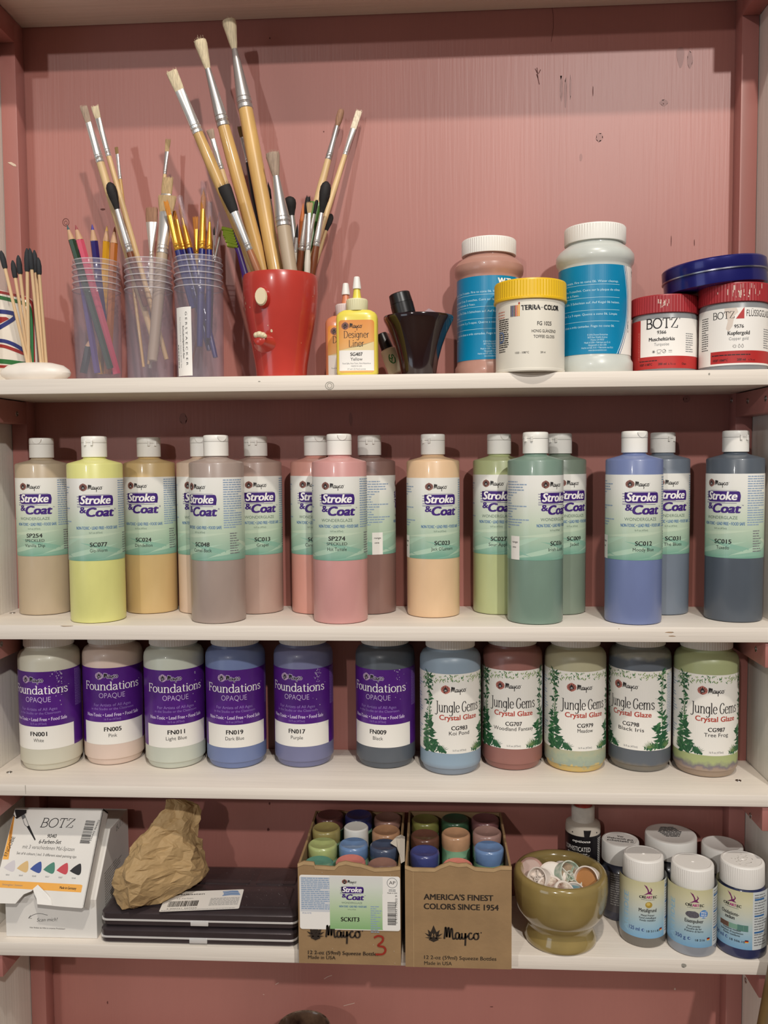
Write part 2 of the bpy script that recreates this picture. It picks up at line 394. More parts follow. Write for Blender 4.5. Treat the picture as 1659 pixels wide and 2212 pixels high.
# ================================================================ THE SETTING
PINK = (166, 108, 99)
pink = M('pink_paint', PINK, .42, nz=((9, 9, 1.0), .05), bump=((260, 260, 9), .13))
pink_side = M('pink_paint_post', (168, 110, 103), .42, nz=((40, 40, 3), .06))
white_x = M('white_glazed_wood', (231, 221, 209), .5, nz=((2.6, 40, 70), .06), bump=((6, 260, 260), .18))
white_z = M('white_glazed_wood_upright', (226, 220, 210), .5, nz=((45, 45, 3), .06), bump=((240, 240, 6), .2))
plaster = M('plaster', (225, 220, 212), .8)
floor_m = M('floor_boards', (120, 95, 72), .5, nz=((3, 30, 3), .2))
steel = M('steel', (170, 165, 160), .3, metal=1.0)
knot_m = M('bare_knot', (160, 128, 96), .6); stain_m = M('old_stain', (176, 150, 118), .6)
crack_m = M('dark_crack', (96, 48, 42), .7); scuff_m = M('chalky_scuff', (200, 172, 160), .7); greyknot = M('grey_knot', (150, 146, 136), .6)
deep_pink = M('thin_pink_knot', (146, 97, 90), .45)

XL, XR = -0.540, 0.384                       # inner faces of the posts
SL, SR = XL-.0215, XR+.0215                  # inner faces of the white side panels
Z = {k: EYE+v for k, v in dict(top=.5749, s1=.1000, s1b=.0818, s2=-.1955, s2b=-.2135, s3=-.3930, s3b=-.4075, s4=-.5930, s4b=-.6107, s5=-.800).items()}
def onx(x, y, X):
    d = ray(x, y); return CAM + d*((X-CAM.x)/d.x)

def struct(o): o['kind'] = 'structure'; return o
struct(MB().box((-2.4, -5.6, -.03), (2.4, D+.04, 0), floor_m).build('floor'))
struct(MB().box((-2.4, D+.04, 0), (2.4, D+.12, 2.6), plaster).build('wall_back'))

unit = thing('shelving_unit', 'pink and white wooden wall shelf holding every pot, brush and bottle', 'shelf', (0, D, 0))
OFF = Vector((0, -D, 0))
def part(mb, name, **k):
    o = mb.build(name, unit, **k); o.location = OFF; return o
back_panel = part(MB().box((XL-.02, D+.0005, .28), (XR+.02, D+.015, Z['top']+.02), pink), 'back_panel')
for x0, x1 in ((SL+.0006, XL), (XR, SR-.0006)):
    post_r = part(MB().box((x0, D-.025, .26), (x1, D, Z['top']-.0004), pink_side), 'post', bevel=.001)
post_l = next(o for o in unit.children if o.name == 'post')
for x0, x1 in ((SL-.018, SL), (SR, SR+.018)):
    part(MB().box((x0, 0, 0), (x1, D+.014, Z['top']+.018), white_z), 'side_panel', bevel=.0008)
def board(z0, z1, name='shelf_board', y0=0.0):
    return part(MB().box((SL+.0005, y0, z0), (SR-.0005, D-.0003, z1-(.0003 if name == 'shelf_board' else 0)), white_x), name, bevel=.0012)
TH = dict(s1=Z['s1b'], s2=Z['s2b'], s3=Z['s3b'], s4=Z['s4b'], s5=Z['s5']-.017)
boards = {}; board(Z['top'], Z['top']+.018, 'top_board')
for k in ('s1', 's2', 's3', 's4', 's5'):
    boards[k] = board(TH[k], Z[k])
cleats = {}
for k in ('top', 's1', 's2', 's3', 's4', 's5'):
    zt = Z['top'] if k == 'top' else TH[k]
    for x0, x1 in ((SL+.0004, XL+.0008), (XR-.0008, SR-.0004)):
        cleats[k, x0 > 0] = part(MB().box((x0, .004, zt-.0305), (x1, D-.0255, zt-.0012), pink_side), 'cleat', bevel=.0012)
def screw(p, n, host):
    n = Vector(n); a = n.orthogonal().normalized(); b = n.cross(a); mb = MB()
    q = Matrix((( a.x, b.x, n.x), (a.y, b.y, n.y), (a.z, b.z, n.z))).to_4x4(); q.translation = Vector(p)
    mb.lathe([(.0036, 0), (.0034, .0004), (.0016, .0004), (.0012, -.0001)], steel, 14, M4=q)
    mb.build('screw', host)
for x, y, k in ((37, 894, 's1'), (3, 1391, 's2')): screw(onx(x, y, XL+.0009), (1, 0, 0), cleats[k, False])
for x, y, k in ((1615, 866, 's1'), (1654, 861, 's1'), (1633, 1402, 's2'), (1621, 1762, 's3'), (1611, 2118, 's4')): screw(onx(x, y, XR-.0009), (-1, 0, 0), cleats[k, True])
screw(onx(1580, 865, XR-.0001), (-1, 0, 0), post_r)
for x, y, k in ((20, 1668, 's3'), (1595, 1686, 's3'), (27, 1324, 's2')): screw(on(x, y, Z[k]-.0001), (0, 0, 1), boards[k])
# marks of the wood itself: knots, stains and scuffs, thin as the paint
a = Art(); mm = lambda x, y: ((at(x, y, 0).x)*1000, (at(x, y, 0).z)*1000)
def blot(art, x, y, rx, ry, mat, seed, Y=0.0, n=14):
    rd = random.Random(seed); p = at(x, y, Y); k = pxm(Y)*1000
    art.poly([(p.x*1000+rx*k*math.cos(2*PI*i/n)*rd.uniform(.6, 1.15), p.z*1000+ry*k*math.sin(2*PI*i/n)*rd.uniform(.6, 1.15)) for i in range(n)], mat, 1 if mat is crack_m else 0)
def ring(art, x, y, rx, ry, wd, mat, Y):
    p = at(x, y, Y); k = pxm(Y)*1000
    art.stroke([(p.x*1000+rx*k*math.cos(2*PI*i/18), p.z*1000+ry*k*math.sin(2*PI*i/18)) for i in range(18)], wd*k, mat, 1, close=True)
ring(a, 712, 833, 9, 8, 1.2, greyknot, 0); ring(a, 712, 833, 5, 5, 1, greyknot, 0)
for i, (x, y, rx, ry, mt) in enumerate(((1478, 1353, 24, 2.2, stain_m), (1510, 1355, 50, 1.4, stain_m), (1446, 1366, 9, 1.5, knot_m), (1452, 1374, 8, 1.1, knot_m), (1560, 1352, 60, 1.1, stain_m),
        (144, 1352, 16, 1.8, stain_m), (560, 824, 3, 1, greyknot), (1532, 808, 2, 3, greyknot), (1477, 2085, 8, 5, greyknot), (1337, 1358, 1, 1, knot_m), (55, 1702, .7, 15, greyknot), (700, 2072, 30, 1, stain_m))):
    blot(a, x, y, rx, ry, mt, i)
for k in boards:
    o = a.build('wood_mark', unit, lambda u, v, L: Vector((u*.001, -.0002-.0001*L, v*.001)), clip=(-800, 800, TH[k]*1000+.4, Z[k]*1000-.8)); absorb(boards[k], o)
a = Art(); Yp = D
for x, y, s_ in ((1160, 160, 1.0),):
    for dx, dy, ex, ey in ((0, -14, 2, 8), (2, 8, 5, 22), (-4, -12, 1, -2), (8, -10, 3, -1), (2, 8, -1, 0)):
        p, q = at(x+dx, y+dy, Yp), at(x+ex, y+ey, Yp); a.stroke([(p.x*1000, p.z*1000), (q.x*1000, q.z*1000)], 1.0, crack_m, 0)
ring(a, 142, 480, 7, 8, 1.2, crack_m, Yp); ring(a, 142, 481, 3, 4, .9, crack_m, Yp)
for i, (x, y, rx, ry, mt) in enumerate(((222, 452, 6, 2, crack_m), (583, 82, 1.5, 2, crack_m), (699, 284, 1.5, 1.5, crack_m), (1434, 222, 9, 7, deep_pink), (1433, 224, 1.2, 1.2, crack_m),
        (1281, 197, 1, 10, crack_m), (1212, 192, 3, 30, deep_pink), (1222, 200, 3, 34, deep_pink), (1232, 190, 2, 26, deep_pink), (1295, 296, 7, 10, deep_pink), (1255, 340, 4, 8, deep_pink), (1470, 120, 8, 22, deep_pink), (1490, 130, 6, 18, deep_pink),
        (1450, 520, .8, 12, crack_m), (1500, 525, 1, 8, crack_m), (1483, 862, 8, 8, deep_pink), (1483, 861, 1.5, 1.5, crack_m), (579, 1792, 3, 4, crack_m), (582, 1736, 2, 4, crack_m),
        (395, 905, 10, 12, deep_pink), (757, 905, 4, 16, deep_pink), (232, 2166, 1.5, 4, crack_m), (1458, 2137, 2, 3, scuff_m), (1062, 2175, 4, 1, crack_m))):
    blot(a, x, y, rx, ry, mt, i+50, Yp)
for pts in (((700, 2115), (708, 2110), (717, 2107)), ((742, 2173), (754, 2170), (766, 2167)), ((595, 2127), (602, 2123)), ((568, 2148), (571, 2149))):
    q = [at(x, y, Yp) for x, y in pts]; a.stroke([(p.x*1000, p.z*1000) for p in q], .9, scuff_m, 0)
p = [at(1190+6*math.sin(i), y, Yp) for i, y in enumerate((5, 30, 60, 90))]; a.stroke([(q.x*1000, q.z*1000) for q in p], .5, crack_m, 0)
absorb(back_panel, a.build('paint_mark', unit, lambda u, v, L: Vector((u*.001, D+.0003-.0001*L, v*.001))))
a = Art(); p = at(26, 354, D-.025); a.poly([(p.x*1000+dx, p.z*1000+dy) for dx, dy in ((-6, 2), (-1, 2.4), (5, -1), (6, -3.6), (2, -3), (-3, 0))], M('bare_chip', (222, 200, 178), .6), 0)
absorb(post_l, a.build('paint_chip', unit, lambda u, v, L: Vector((u*.001, D-.0253, v*.001))))

# ================================================================ SECOND SHELF: tall squeeze bottles
ink = M('black_ink', (24, 20, 22), .5); purple = M('violet_ink', (62, 28, 118), .45); white_ink = M('white_ink', (245, 242, 240), .5)
blue_ink = M('blue_ink', (52, 104, 160), .5); grey_ink = M('grey_ink', (120, 122, 124), .5); green_ink = M('grey_green_ink', (96, 118, 104), .5)
fine_blue = M('pale_blue_print', (140, 162, 188), .5); lotus = M('lotus_brown', (140, 92, 82), .5); paper = M('white_paper', (238, 234, 228), .5)
cap_white = M('white_plastic', (238, 235, 228), .38)
sc_label = ramp_mat('misty_green_label', [(0, (118, 166, 146)), (.06, (142, 180, 160)), (.2, (166, 192, 170)), (.40, (192, 208, 186)), (.64, (216, 220, 208)), (.85, (232, 231, 224)), (1, (236, 234, 228))], .0765, .1765, rough=.28, wob=(30, .10))
leaf1 = M('label_leaf_pale', (176, 204, 182), .3); leaf2 = M('label_leaf_teal', (138, 180, 160), .3); leaf3 = M('label_leaf_mist', (194, 211, 188), .3)

def brush_patch(art, x0, x1, y0, y1, mat, seed=3, L=1):
    rd = random.Random(seed); n = 13; h = y1-y0; w_ = x1-x0
    lf = [(x0+rd.uniform(.02, .17)*w_*(1 if i % 2 else .2), y1-h*i/n) for i in range(n+1)]
    rt = [(x1-rd.uniform(.02, .10)*w_*(1 if i % 2 else .2)+(.02*w_ if 5 < i < 10 else 0), y0+h*i/n) for i in range(n+1)]
    art.poly(lf+rt, mat, L)
    for i in range(4):
        y = y0+h*(.1+.25*i); art.rect(x0-rd.uniform(.02, .06)*w_, y, x0+.2*w_, y+h*.05, mat, L)
    art.rect(x0-.05*w_, y0-h*.16, x1-.1*w_, y0-h*.12, mat, L); art.rect(x0+.12*w_, y1+h*.05, x1-.1*w_, y1+h*.08, mat, L)
    art.rect(x0-.06*w_, y0-h*.05, x0+.6*w_, y0-h*.02, mat, L)
def stroke_art(wonder, k=1.0, leaves=True):
    A = Art()
    logo(A, -7.6, 86.6, 3.2, ink, petal=lotus, dot=white_ink)
    brush_patch(A, -20, 22.5, 67, 79.4, purple)
    A.text('Stroke', 0.5, 69.2, 9.6, white_ink, 3, w=37, bold=.04, shear=.22)
    A.text('&', -14.6, 58.2, 7.2, purple, 3, w=8.6, bold=.04)
    A.text('Coat', 6.3, 54.0, 10.4, purple, 3, w=34, bold=.06, shear=.2)
    A.text('\u2122' if wonder else '\u00ae', 25.0, 61.5, 1.8, purple, 3)
    dy = 0
    if wonder: A.text('WONDERGLAZE', 0, 46.4, 3.5, green_ink, 2, w=39)
    else: dy = -1.0
    A.text('NON-TOXIC \u2022 LEAD FREE \u2022 FOOD SAFE', 2, 39.2+dy, 3.6, blue_ink, 2, w=52, bold=.02)
    A.text('16 fl oz (473ml)', 0, 34.2+dy, 2.0, green_ink, 2, w=15.5)
    return A
def sc_full(wonder, code, name, speck, base):
    A = Art(); A.rect(-92, 0, 92, 100, base, 0)
    rd = random.Random(5)
    for i, (u0, u1, v0, v1, h, mt) in enumerate(((-92, -10, 6, 30, 7, leaf1), (-60, 30, 0, 20, 6, leaf1), (-20, 60, 22, 3, 6, leaf2), (10, 92, 3, 24, 7, leaf1), (-92, -30, 22, 4, 6, leaf2), (40, 92, 26, 8, 5, leaf3), (-50, 40, 27, 33, 4, leaf3), (-10, 92, 0, 10, 4, leaf2))):
        up = [(u0+(u1-u0)*t, v0+(v1-v0)*t+h*.5*math.sin(PI*t)) for t in [j/14 for j in range(15)]]
        lo = [(u0+(u1-u0)*t, max(0, v0+(v1-v0)*t-h*.5*math.sin(PI*t)**2)) for t in [j/14 for j in range(14, -1, -1)]]
        A.poly(up+lo[1:-1], mt, .3+.05*i)
    A.put(stroke_art(wonder))
    c = 3.0
    if speck:
        A.text(code, c-3, 24, 5, ink, 2, w=20.5, bold=.035); A.text('SPECKLED', c-3, 18.4, 3.5, ink, 2, w=25); A.text(name, c-3, 11.8, 4.0, ink, 2, w=2.35*len(name))
    else:
        A.text(code, c, 17.2, 5, ink, 2, w=20.5, bold=.035); A.text(name, c, 10.6, 3.9, ink, 2, w=(2.05 if len(name) > 12 else 2.55)*len(name))
    A.lines(30.5, 58, 97.5, 21, 2.85, 1.3, fine_blue, 2, seed=4); A.lines(38, 58, 33, 9, 3, 1.2, grey_ink, 2, seed=8, full=False, rag=.3)
    A.lines(-68, -33, 93, 18, 3.2, 1.3, fine_blue, 2, seed=9, full=False, rag=.4)
    A.rect(-59, 0, -45, 28, paper, 2.2); A.text('range', -52, 20, 2.2, ink, 3, w=9, bold=.03); A.text('ons', -53, 14, 2.2, ink, 3, w=6, bold=.03)
    return A

R1 = .0333
G2 = 'tall squeeze bottles on the second shelf'
def squeeze_bottle(xc, row, rgb, phi, code, name, label, wonder=True, speck=False, dz=0.0, yc=None, ledge=0.0, flip=None):
    Yc = {'f': .0425, 'r': .1075}[row] if yc is None else yc
    p = at(xc, 1200, Yc)
    t = thing('squeeze_bottle', label, 'bottle', (p.x, Yc, Z['s2']), 0, G2); phi += face(p.x, Yc); flip = None if flip is None else flip+face(p.x, Yc)
    pm = M('bottle_glaze_%d' % xc, rgb, .36, nz=((60, 60, 30), .025), coat=.15)
    mb = MB().lathe([(R1-.003, 0), (R1-.0008, .0007), (R1, .003), (R1, .1925), (R1-.0006, .1940), (R1-.002, .1950), (.0165, .1990), (.0140, .2002), (.0132, .2015), (.0132, .2045)], pm, 56)
    mb.build('body', t, angle=30)
    phi2 = phi if flip is None else flip
    cp = MB().lathe([(.0148, .2022), (.0152, .2026), (.0152, .2196)], cap_white, 40); c = cp.build('cap', t)
    ld = MB().lathe([(.0152, .2199), (.01535, .2203), (.0152, .2262), (.0146, .2275), (.0120, .2280)], cap_white, 40)
    d = Vector((math.sin(phi2), -math.cos(phi2), 0)); s_ = Vector((math.cos(phi2), math.sin(phi2), 0))
    ld.build('flip_lid', c)
    tb = MB(); n = 10; out = []
    for k in range(n+1):
        a_ = PI+PI*k/n; out.append((.0062*math.cos(a_), .2262+.0062*1.0*math.sin(a_)))
    vs = [d*.0146+s_*x+Vector((0, 0, z)) for x, z in out]+[d*.0158+s_*x*.9+Vector((0, 0, z)) for x, z in out]
    tb.add(vs, [tuple(range(n+1)), tuple(reversed(range(n+1, 2*n+2)))]+[(i, i+1, i+n+2, i+n+1) for i in range(n)]+[(n, 0, n+1, 2*n+1)], cap_white)
    tb.build('thumb_tab', c, smooth=False)
    hb = MB()
    for sx in (-1, 1): hb.box((-.0012+sx*.0042, .0146, .2165), (.0012+sx*.0042, .0163, .2225), cap_white, Matrix.Rotation(phi2, 4, 'Z'))
    hb.build('hinge', c)
    A = sc_full(wonder, code, name, speck, sc_label)
    lo = A.build('label', t, cyl_map(R1+.0001, .0765+dz, phi), grid=2.4)
    return t
if True:
    L_ = 'tall squeeze bottle'
    squeeze_bottle(97, 'r', (186, 168, 142), -.37, 'SP254', 'Vanilla Dip', label=L_+' of beige vanilla glaze, leftmost on its shelf by the side panel', speck=True, yc=.095)
    squeeze_bottle(210, 'f', (222, 220, 140), -.03, 'SC077', 'Glo-Worm', L_+' of bright yellow-green glaze standing at the shelf edge', wonder=False, flip=2.7)
    squeeze_bottle(327, 'r', (203, 174, 122), -.38, 'SC024', 'Dandelion', L_+' of mustard yellow glaze behind the yellow-green bottle', wonder=False, flip=3.4)
    squeeze_bottle(441, 'r', (216, 190, 168), -.19, '', '', L_+' of pale peach glaze mostly hidden behind the taupe one')
    squeeze_bottle(471, 'f', (165, 147, 138), -.69, 'SC048', 'Camel Back', L_+' of taupe glaze in front, its lettering turned to the left', wonder=False, flip=.5)
    squeeze_bottle(556, 'r', (178, 150, 138), .12, 'SC013', 'Grapel', L_+' of mauve brown glaze standing right behind the taupe bottle', flip=2.9)
    squeeze_bottle(685, 'r', (210, 150, 136), -.13, 'SC074', 'Candy Apple', L_+' of coral glaze half hidden behind the rose pink bottle', flip=.3)
    squeeze_bottle(735, 'f', (208, 152, 148), -.12, 'SP274', 'Hot Tamale', L_+' of rose pink glaze with speckles, front of the shelf middle', speck=True, flip=.25)
    squeeze_bottle(800, 'r', (138, 106, 98), 1.84, '', '', L_+' of dark brown glaze with its back label turned to the front', flip=3.2)
    squeeze_bottle(936, 'r', (224, 190, 152), .26, 'SC023', 'Jack O\'Lantern', L_+' of light orange glaze standing alone with gaps on both sides', wonder=False, dz=-.003, yc=.085, flip=2.6)
    squeeze_bottle(1078, 'r', (180, 188, 138), -.10, 'SC027', 'Sour Apple', L_+' of light apple green glaze behind the dark green bottle', flip=.5)
    squeeze_bottle(1156, 'f', (120, 144, 130), .77, 'SC036', 'Irish Luck', L_+' of dark sea green glaze with white sticker, front of the three greens', flip=2.6)
    squeeze_bottle(1208, 'r', (128, 142, 126), .50, 'SC009', 'Jaded', L_+' of dull jade green glaze at the back, right of the three greens', flip=2.6)
    squeeze_bottle(1368, 'f', (114, 127, 170), .27, 'SC012', 'Moody Blue', L_+' of clear periwinkle blue glaze at the shelf edge', flip=.6)
    squeeze_bottle(1429, 'r', (117, 127, 140), .33, 'SC031', 'The Blues', L_+' of slate blue glaze half hidden behind the periwinkle bottle', flip=3.9)
    squeeze_bottle(1585, 'f', (80, 88, 98), -.48, 'SC015', 'Tuxedo', L_+' of charcoal glaze, rightmost on its shelf', yc=.060, flip=3.8)

# ================================================================ THIRD SHELF: wide mouth jars
R3 = .0387
G3 = 'wide glaze jars on the third shelf'
violet_label = M('violet_label', (80, 30, 122), .32, nz=((30, 30, 30), .12)); lilac_ink = M('lilac_ink', (206, 190, 222), .45); dim_lilac = M('dim_lilac_ink', (146, 118, 184), .45)
rust_ink = M('rust_red_ink', (178, 66, 52), .5); fol1 = M('dark_leaf_print', (32, 84, 52), .5); fol2 = M('mid_leaf_print', (62, 116, 70), .5); fol3 = M('pale_leaf_print', (150, 172, 112), .5); fol4 = M('olive_leaf_print', (104, 130, 78), .5)
jar_paper = M('jar_paper', (234, 230, 222), .42); scratch = M('label_scratch', (188, 178, 200), .6)
JZ0, JH = .029, .100
def jar_body(t, mat, lidm=None):
    b = MB().lathe([(R3-.007, 0), (R3-.0045, .0012), (R3-.0030, .0045), (R3-.0026, .0075), (R3-.0004, .0095), (R3, .012), (R3, .141), (R3-.0008, .146), (R3-.0035, .1505), (R3-.0075, .1528), (R3-.0085, .1540), (R3-.0088, .1570)], mat, 60)
    b.build('body', t, angle=32)
    MB().lathe([(R3-.0080, .1572), (R3-.0074, .1576), (R3-.0074, .1725), (R3-.009, .1740)], lidm or cap_white, 120, rib=(0, .0005, 1, 2)).build('lid', t, angle=25)
def foundation_jar(xc, yb, rgb, phi, code, name, label, scuff=0):
    p = on(xc, yb, Z['s3']); Yc = min(p.y+R3-.0065, D-R3-.0006); p = at(xc, yb-100, Yc); phi += face(p.x, Yc)
    t = thing('glaze_jar', label, 'jar', (p.x, Yc, Z['s3']), 0, G3)
    jar_body(t, M('glaze_'+code, rgb, .38, nz=((50, 50, 25), .025), coat=.12))
    A = Art(); A.rect(-96, 0, 70, 100, violet_label, 0)
    A.rect(-42, 0, 46, 29.5, jar_paper, 1)
    logo(A, -9.5, 87.2, 3.4, ink, petal=M('lotus_pale', (186, 160, 190), .5), glow=lilac_ink)
    pen(A, 'Foundations', 0, 71.5, 6.9, 77, white_ink, 2, thick=.2, thin=.085)
    A.text('\u2122', 39.6, 79.5, 1.2, white_ink, 2)
    A.text('OPAQUE', 0, 61, 6.4, lilac_ink, 2, w=33, bold=-.012)
    A.text('For Artists of All Ages', 0, 50.2, 3.6, dim_lilac, 2, w=48); A.text('in the Studio or the Classroom', 0, 45.4, 3.0, dim_lilac, 2, w=56)
    A.text('Non-Toxic \u2022 Lead Free \u2022 Food Safe', 0, 36.8, 4.3, lilac_ink, 2, w=72, bold=.025)
    A.text('16 fl oz (473ml)', 0, 32, 2.7, dim_lilac, 2, w=21)
    A.text(code, 0, 17.4, 5.4, ink, 2, w=22, bold=.035); A.text(name, 0, 9.8, 4.4, ink, 2, w=2.65*len(name))
    A.vlines(50, 7, 2.2, .9, 50, 98, dim_lilac, 2, seed=5)
    rd = random.Random(sum(map(ord, code)) % 97)
    for i in range(scuff):
        x = rd.gauss(scuff and 27, 3); y = 99-abs(rd.gauss(0, 22)); A.rect(x, max(y, 1), x+rd.uniform(.4, 1.3), max(y, 1)+rd.uniform(.3, 1.6), scratch, 3)
    A.build('label', t, cyl_map(R3+.0001, JZ0, phi), grid=2.6)
    return t
def leaf(A, x, y, l, wd, ang, mat, L=1.2):
    c, s_ = math.cos(math.radians(ang)), math.sin(math.radians(ang))
    A.poly([(x+a_*l*c-b_*wd*s_, y+a_*l*s_+b_*wd*c) for a_, b_ in ((0, 0), (.25, .42), (.6, .4), (1, 0), (.6, -.4), (.25, -.42))], mat, L)
def foliage(A):
    rd = random.Random(21)
    for sgn, xc in ((-1, -39.5), (1, 41.5)):
        A.stroke(sm((xc, 2), (xc+2*sgn, 30), (xc-1.5*sgn, 60), (xc+sgn, 100)), .9, fol2, 1)
        A.stroke(sm((xc+3*sgn, 2), (xc, 40), (xc+2*sgn, 99)), .7, fol4, 1)
        for v in range(2, 100, 3):
            big = 1.9 if v < 30 else (1.6 if v < 46 else 1.15)
            if 46 < v < 58: big = .6
            for k in range(3 if v < 50 else 2):
                an = rd.choice((rd.uniform(-50, 60), rd.uniform(120, 230)))
                leaf(A, xc+rd.uniform(-2, 2), v, rd.uniform(4.5, 8)*big, rd.uniform(1.6, 2.8)*big, an, rd.choice((fol1, fol1, fol1, fol2)), 1.2+rd.random())
        for i in range(52):
            x = xc-sgn*rd.uniform(-6, 23); hgt = 19*(1-abs(x-xc)/28)
            leaf(A, x, rd.uniform(0, 3), rd.uniform(.4, 1)*max(3, hgt), rd.uniform(1.8, 3.2), rd.uniform(35, 145), rd.choice((fol1, fol1, fol2)), 1.5+rd.random())
        for j, fx in enumerate((xc-sgn*17, xc+sgn*7)):
            for k in range(11): leaf(A, fx, 3, rd.uniform(7, 11), .8, 20+k*14, fol4 if sgn > 0 else fol1, 2.6)
    for i in range(110):
        x = rd.uniform(-52, 54); leaf(A, x, rd.uniform(91, 99.5), rd.uniform(2.2, 4.2), rd.uniform(.9, 1.5), rd.uniform(215, 335), rd.choice((fol3, fol3, fol4, fol2)), 1.2+rd.random())
    for i in range(26):
        x = rd.uniform(-50, -30); leaf(A, x, rd.uniform(80, 99), rd.uniform(3, 5), rd.uniform(1.2, 2), rd.uniform(200, 340), rd.choice((fol1, fol2, fol4)), 1.2+rd.random())
FOL = Art(); foliage(FOL)
def jungle_jar(xc, yb, mat, phi, code, name, label):
    p = on(xc, yb, Z['s3']); Yc = min(p.y+R3-.0065, D-R3-.0006); p = at(xc, yb-100, Yc); phi += face(p.x, Yc)
    t = thing('glaze_jar', label, 'jar', (p.x, Yc, Z['s3']), 0, G3)
    jar_body(t, mat)
    A = Art(); A.rect(-94, 0, 68, 100, jar_paper, 0); A.put(FOL)
    logo(A, -9.5, 77.6, 3.7, ink, petal=M('lotus_copper', (176, 104, 92), .5), dot=white_ink)
    pen(A, 'Jungle Gems', 0, 52.3, 8.6, 61, ink, 3, thick=.13, thin=.055)
    A.text('\u2122', 32, 65, 1.2, ink, 3)
    A.text('Crystal Glaze', 1, 42.5, 6.2, rust_ink, 3, w=51, bold=.03)
    A.text(code, 1, 30, 4.9, ink, 3, w=21, bold=.03); A.text(name, 1, 23.6, 4.6, ink, 3, w=3.3*len(name))
    A.text('16 fl oz (473ml)', 1, 3, 2.4, grey_ink, 3, w=17.5)
    A.lines(-76, -52, 92, 24, 3.4, 1.2, fine_blue, 1.1, seed=3, full=False, rag=.3); A.vlines(51, 6, 2.2, 1.0, 20, 96, fine_blue, 1.1, seed=6)
    A.build('label', t, cyl_map(R3+.0001, JZ0, phi), grid=2.6)
    return t
J_ = 'glaze jar'
foundation_jar(111, 1664, (202, 198, 180), -.42, 'FN001', 'White', J_+' of off-white glaze with violet label, leftmost of its shelf', 40)
foundation_jar(247, 1652, (216, 194, 180), -.06, 'FN005', 'Pink', J_+' of pale pink glaze with violet label')
foundation_jar(379, 1660, (194, 198, 184), .02, 'FN011', 'Light Blue', J_+' of pale grey-green glaze with violet label, between pink and dark blue', 10)
foundation_jar(511, 1660, (110, 124, 165), -.07, 'FN019', 'Dark Blue', J_+' of strong blue glaze with violet label')
foundation_jar(657, 1656, (114, 116, 150), -.25, 'FN017', 'Purple', J_+' of greyish purple glaze with violet label, left of the gap', 36)
foundation_jar(833, 1657, (84, 90, 98), -.26, 'FN009', 'Black', J_+' of black glaze with violet label, right of the gap', 14)
plain = lambda n, c: M(n, c, .38, nz=((50, 50, 25), .025), coat=.12)
jungle_jar(973, 1674, ramp_mat('koi_blue_glaze', [(0, (124, 134, 148)), (.06, (130, 142, 156)), (.10, (142, 164, 182)), (1, (136, 152, 166))], 0, .15, .38), .27, 'CG983', 'Koi Pond', J_+' of grey-blue glaze with leafy label, beside the black jar')
jungle_jar(1106, 1660, plain('woodland_glaze', (148, 100, 92)), .03, 'CG707', 'Woodland Fantasy', J_+' of brick red glaze with leafy label')
jungle_jar(1242, 1668, ramp_mat('meadow_glaze', [(0, (205, 175, 105)), (.055, (200, 178, 116)), (.075, (150, 164, 150)), (.14, (166, 176, 152)), (.20, (180, 178, 148)), (1, (172, 166, 136))], 0, .15, .38, wob=(160, .16)), .31, 'CG979', 'Meadow', J_+' of khaki glaze with yellow and speckled settled layers and leafy label')
jungle_jar(1381, 1664, ramp_mat('iris_glaze', [(0, (110, 108, 102)), (.05, (124, 116, 104)), (.085, (90, 96, 104)), (.92, (90, 96, 104)), (.955, (140, 138, 126)), (1, (128, 128, 120))], 0, .153, .38, wob=(70, .07)), -.30, 'CG798', 'Black Iris', J_+' of dark slate glaze with leafy label turned to the left')
jungle_jar(1523, 1679, ramp_mat('frog_glaze', [(0, (158, 138, 118)), (.07, (160, 140, 124)), (.10, (120, 112, 120)), (.14, (168, 178, 124)), (1, (160, 166, 122))], 0, .15, .38, wob=(110, .10)), .33, 'CG987', 'Tree Frog', J_+' of light green glaze over brown dregs, rightmost of its shelf')

# ================================================================ FIRST SHELF
S1 = Z['s1']
wood_lt = M('pale_handle_wood', (214, 182, 134), .45, nz=((120, 120, 14), .10)); wood_md = M('varnished_handle_wood', (204, 164, 100), .35, nz=((120, 120, 14), .10), coat=.2)
wood_gr = M('grey_beige_handle', (178, 158, 134), .45); wood_br = M('brown_handle', (116, 62, 34), .35, coat=.2); wood_wh = M('off_white_handle', (206, 196, 182), .4)
blue_h = M('navy_handle', (28, 32, 104), .3, coat=.25); dark_h = M('blue_black_handle', (40, 40, 54), .3, coat=.3); green_h = M('green_handle', (70, 118, 40), .35)
silver = M('silver_ferrule', (226, 222, 218), .3, metal=.75); gold = M('gold_ferrule', (232, 174, 70), .3, metal=.75); dull = M('dull_ferrule', (196, 192, 190), .34, metal=.75)
H_ = {k: M('bristle_'+k, c, .75, nz=((900, 900, 60), .22)) for k, c in dict(cream=(206, 190, 158), grey=(160, 138, 120), brown=(150, 112, 88), black=(26, 22, 22), orange=(204, 132, 44), amber=(176, 112, 44), olive=(132, 106, 62), white=(222, 208, 184), tan=(176, 148, 108)).items()}
BRUSHES = []
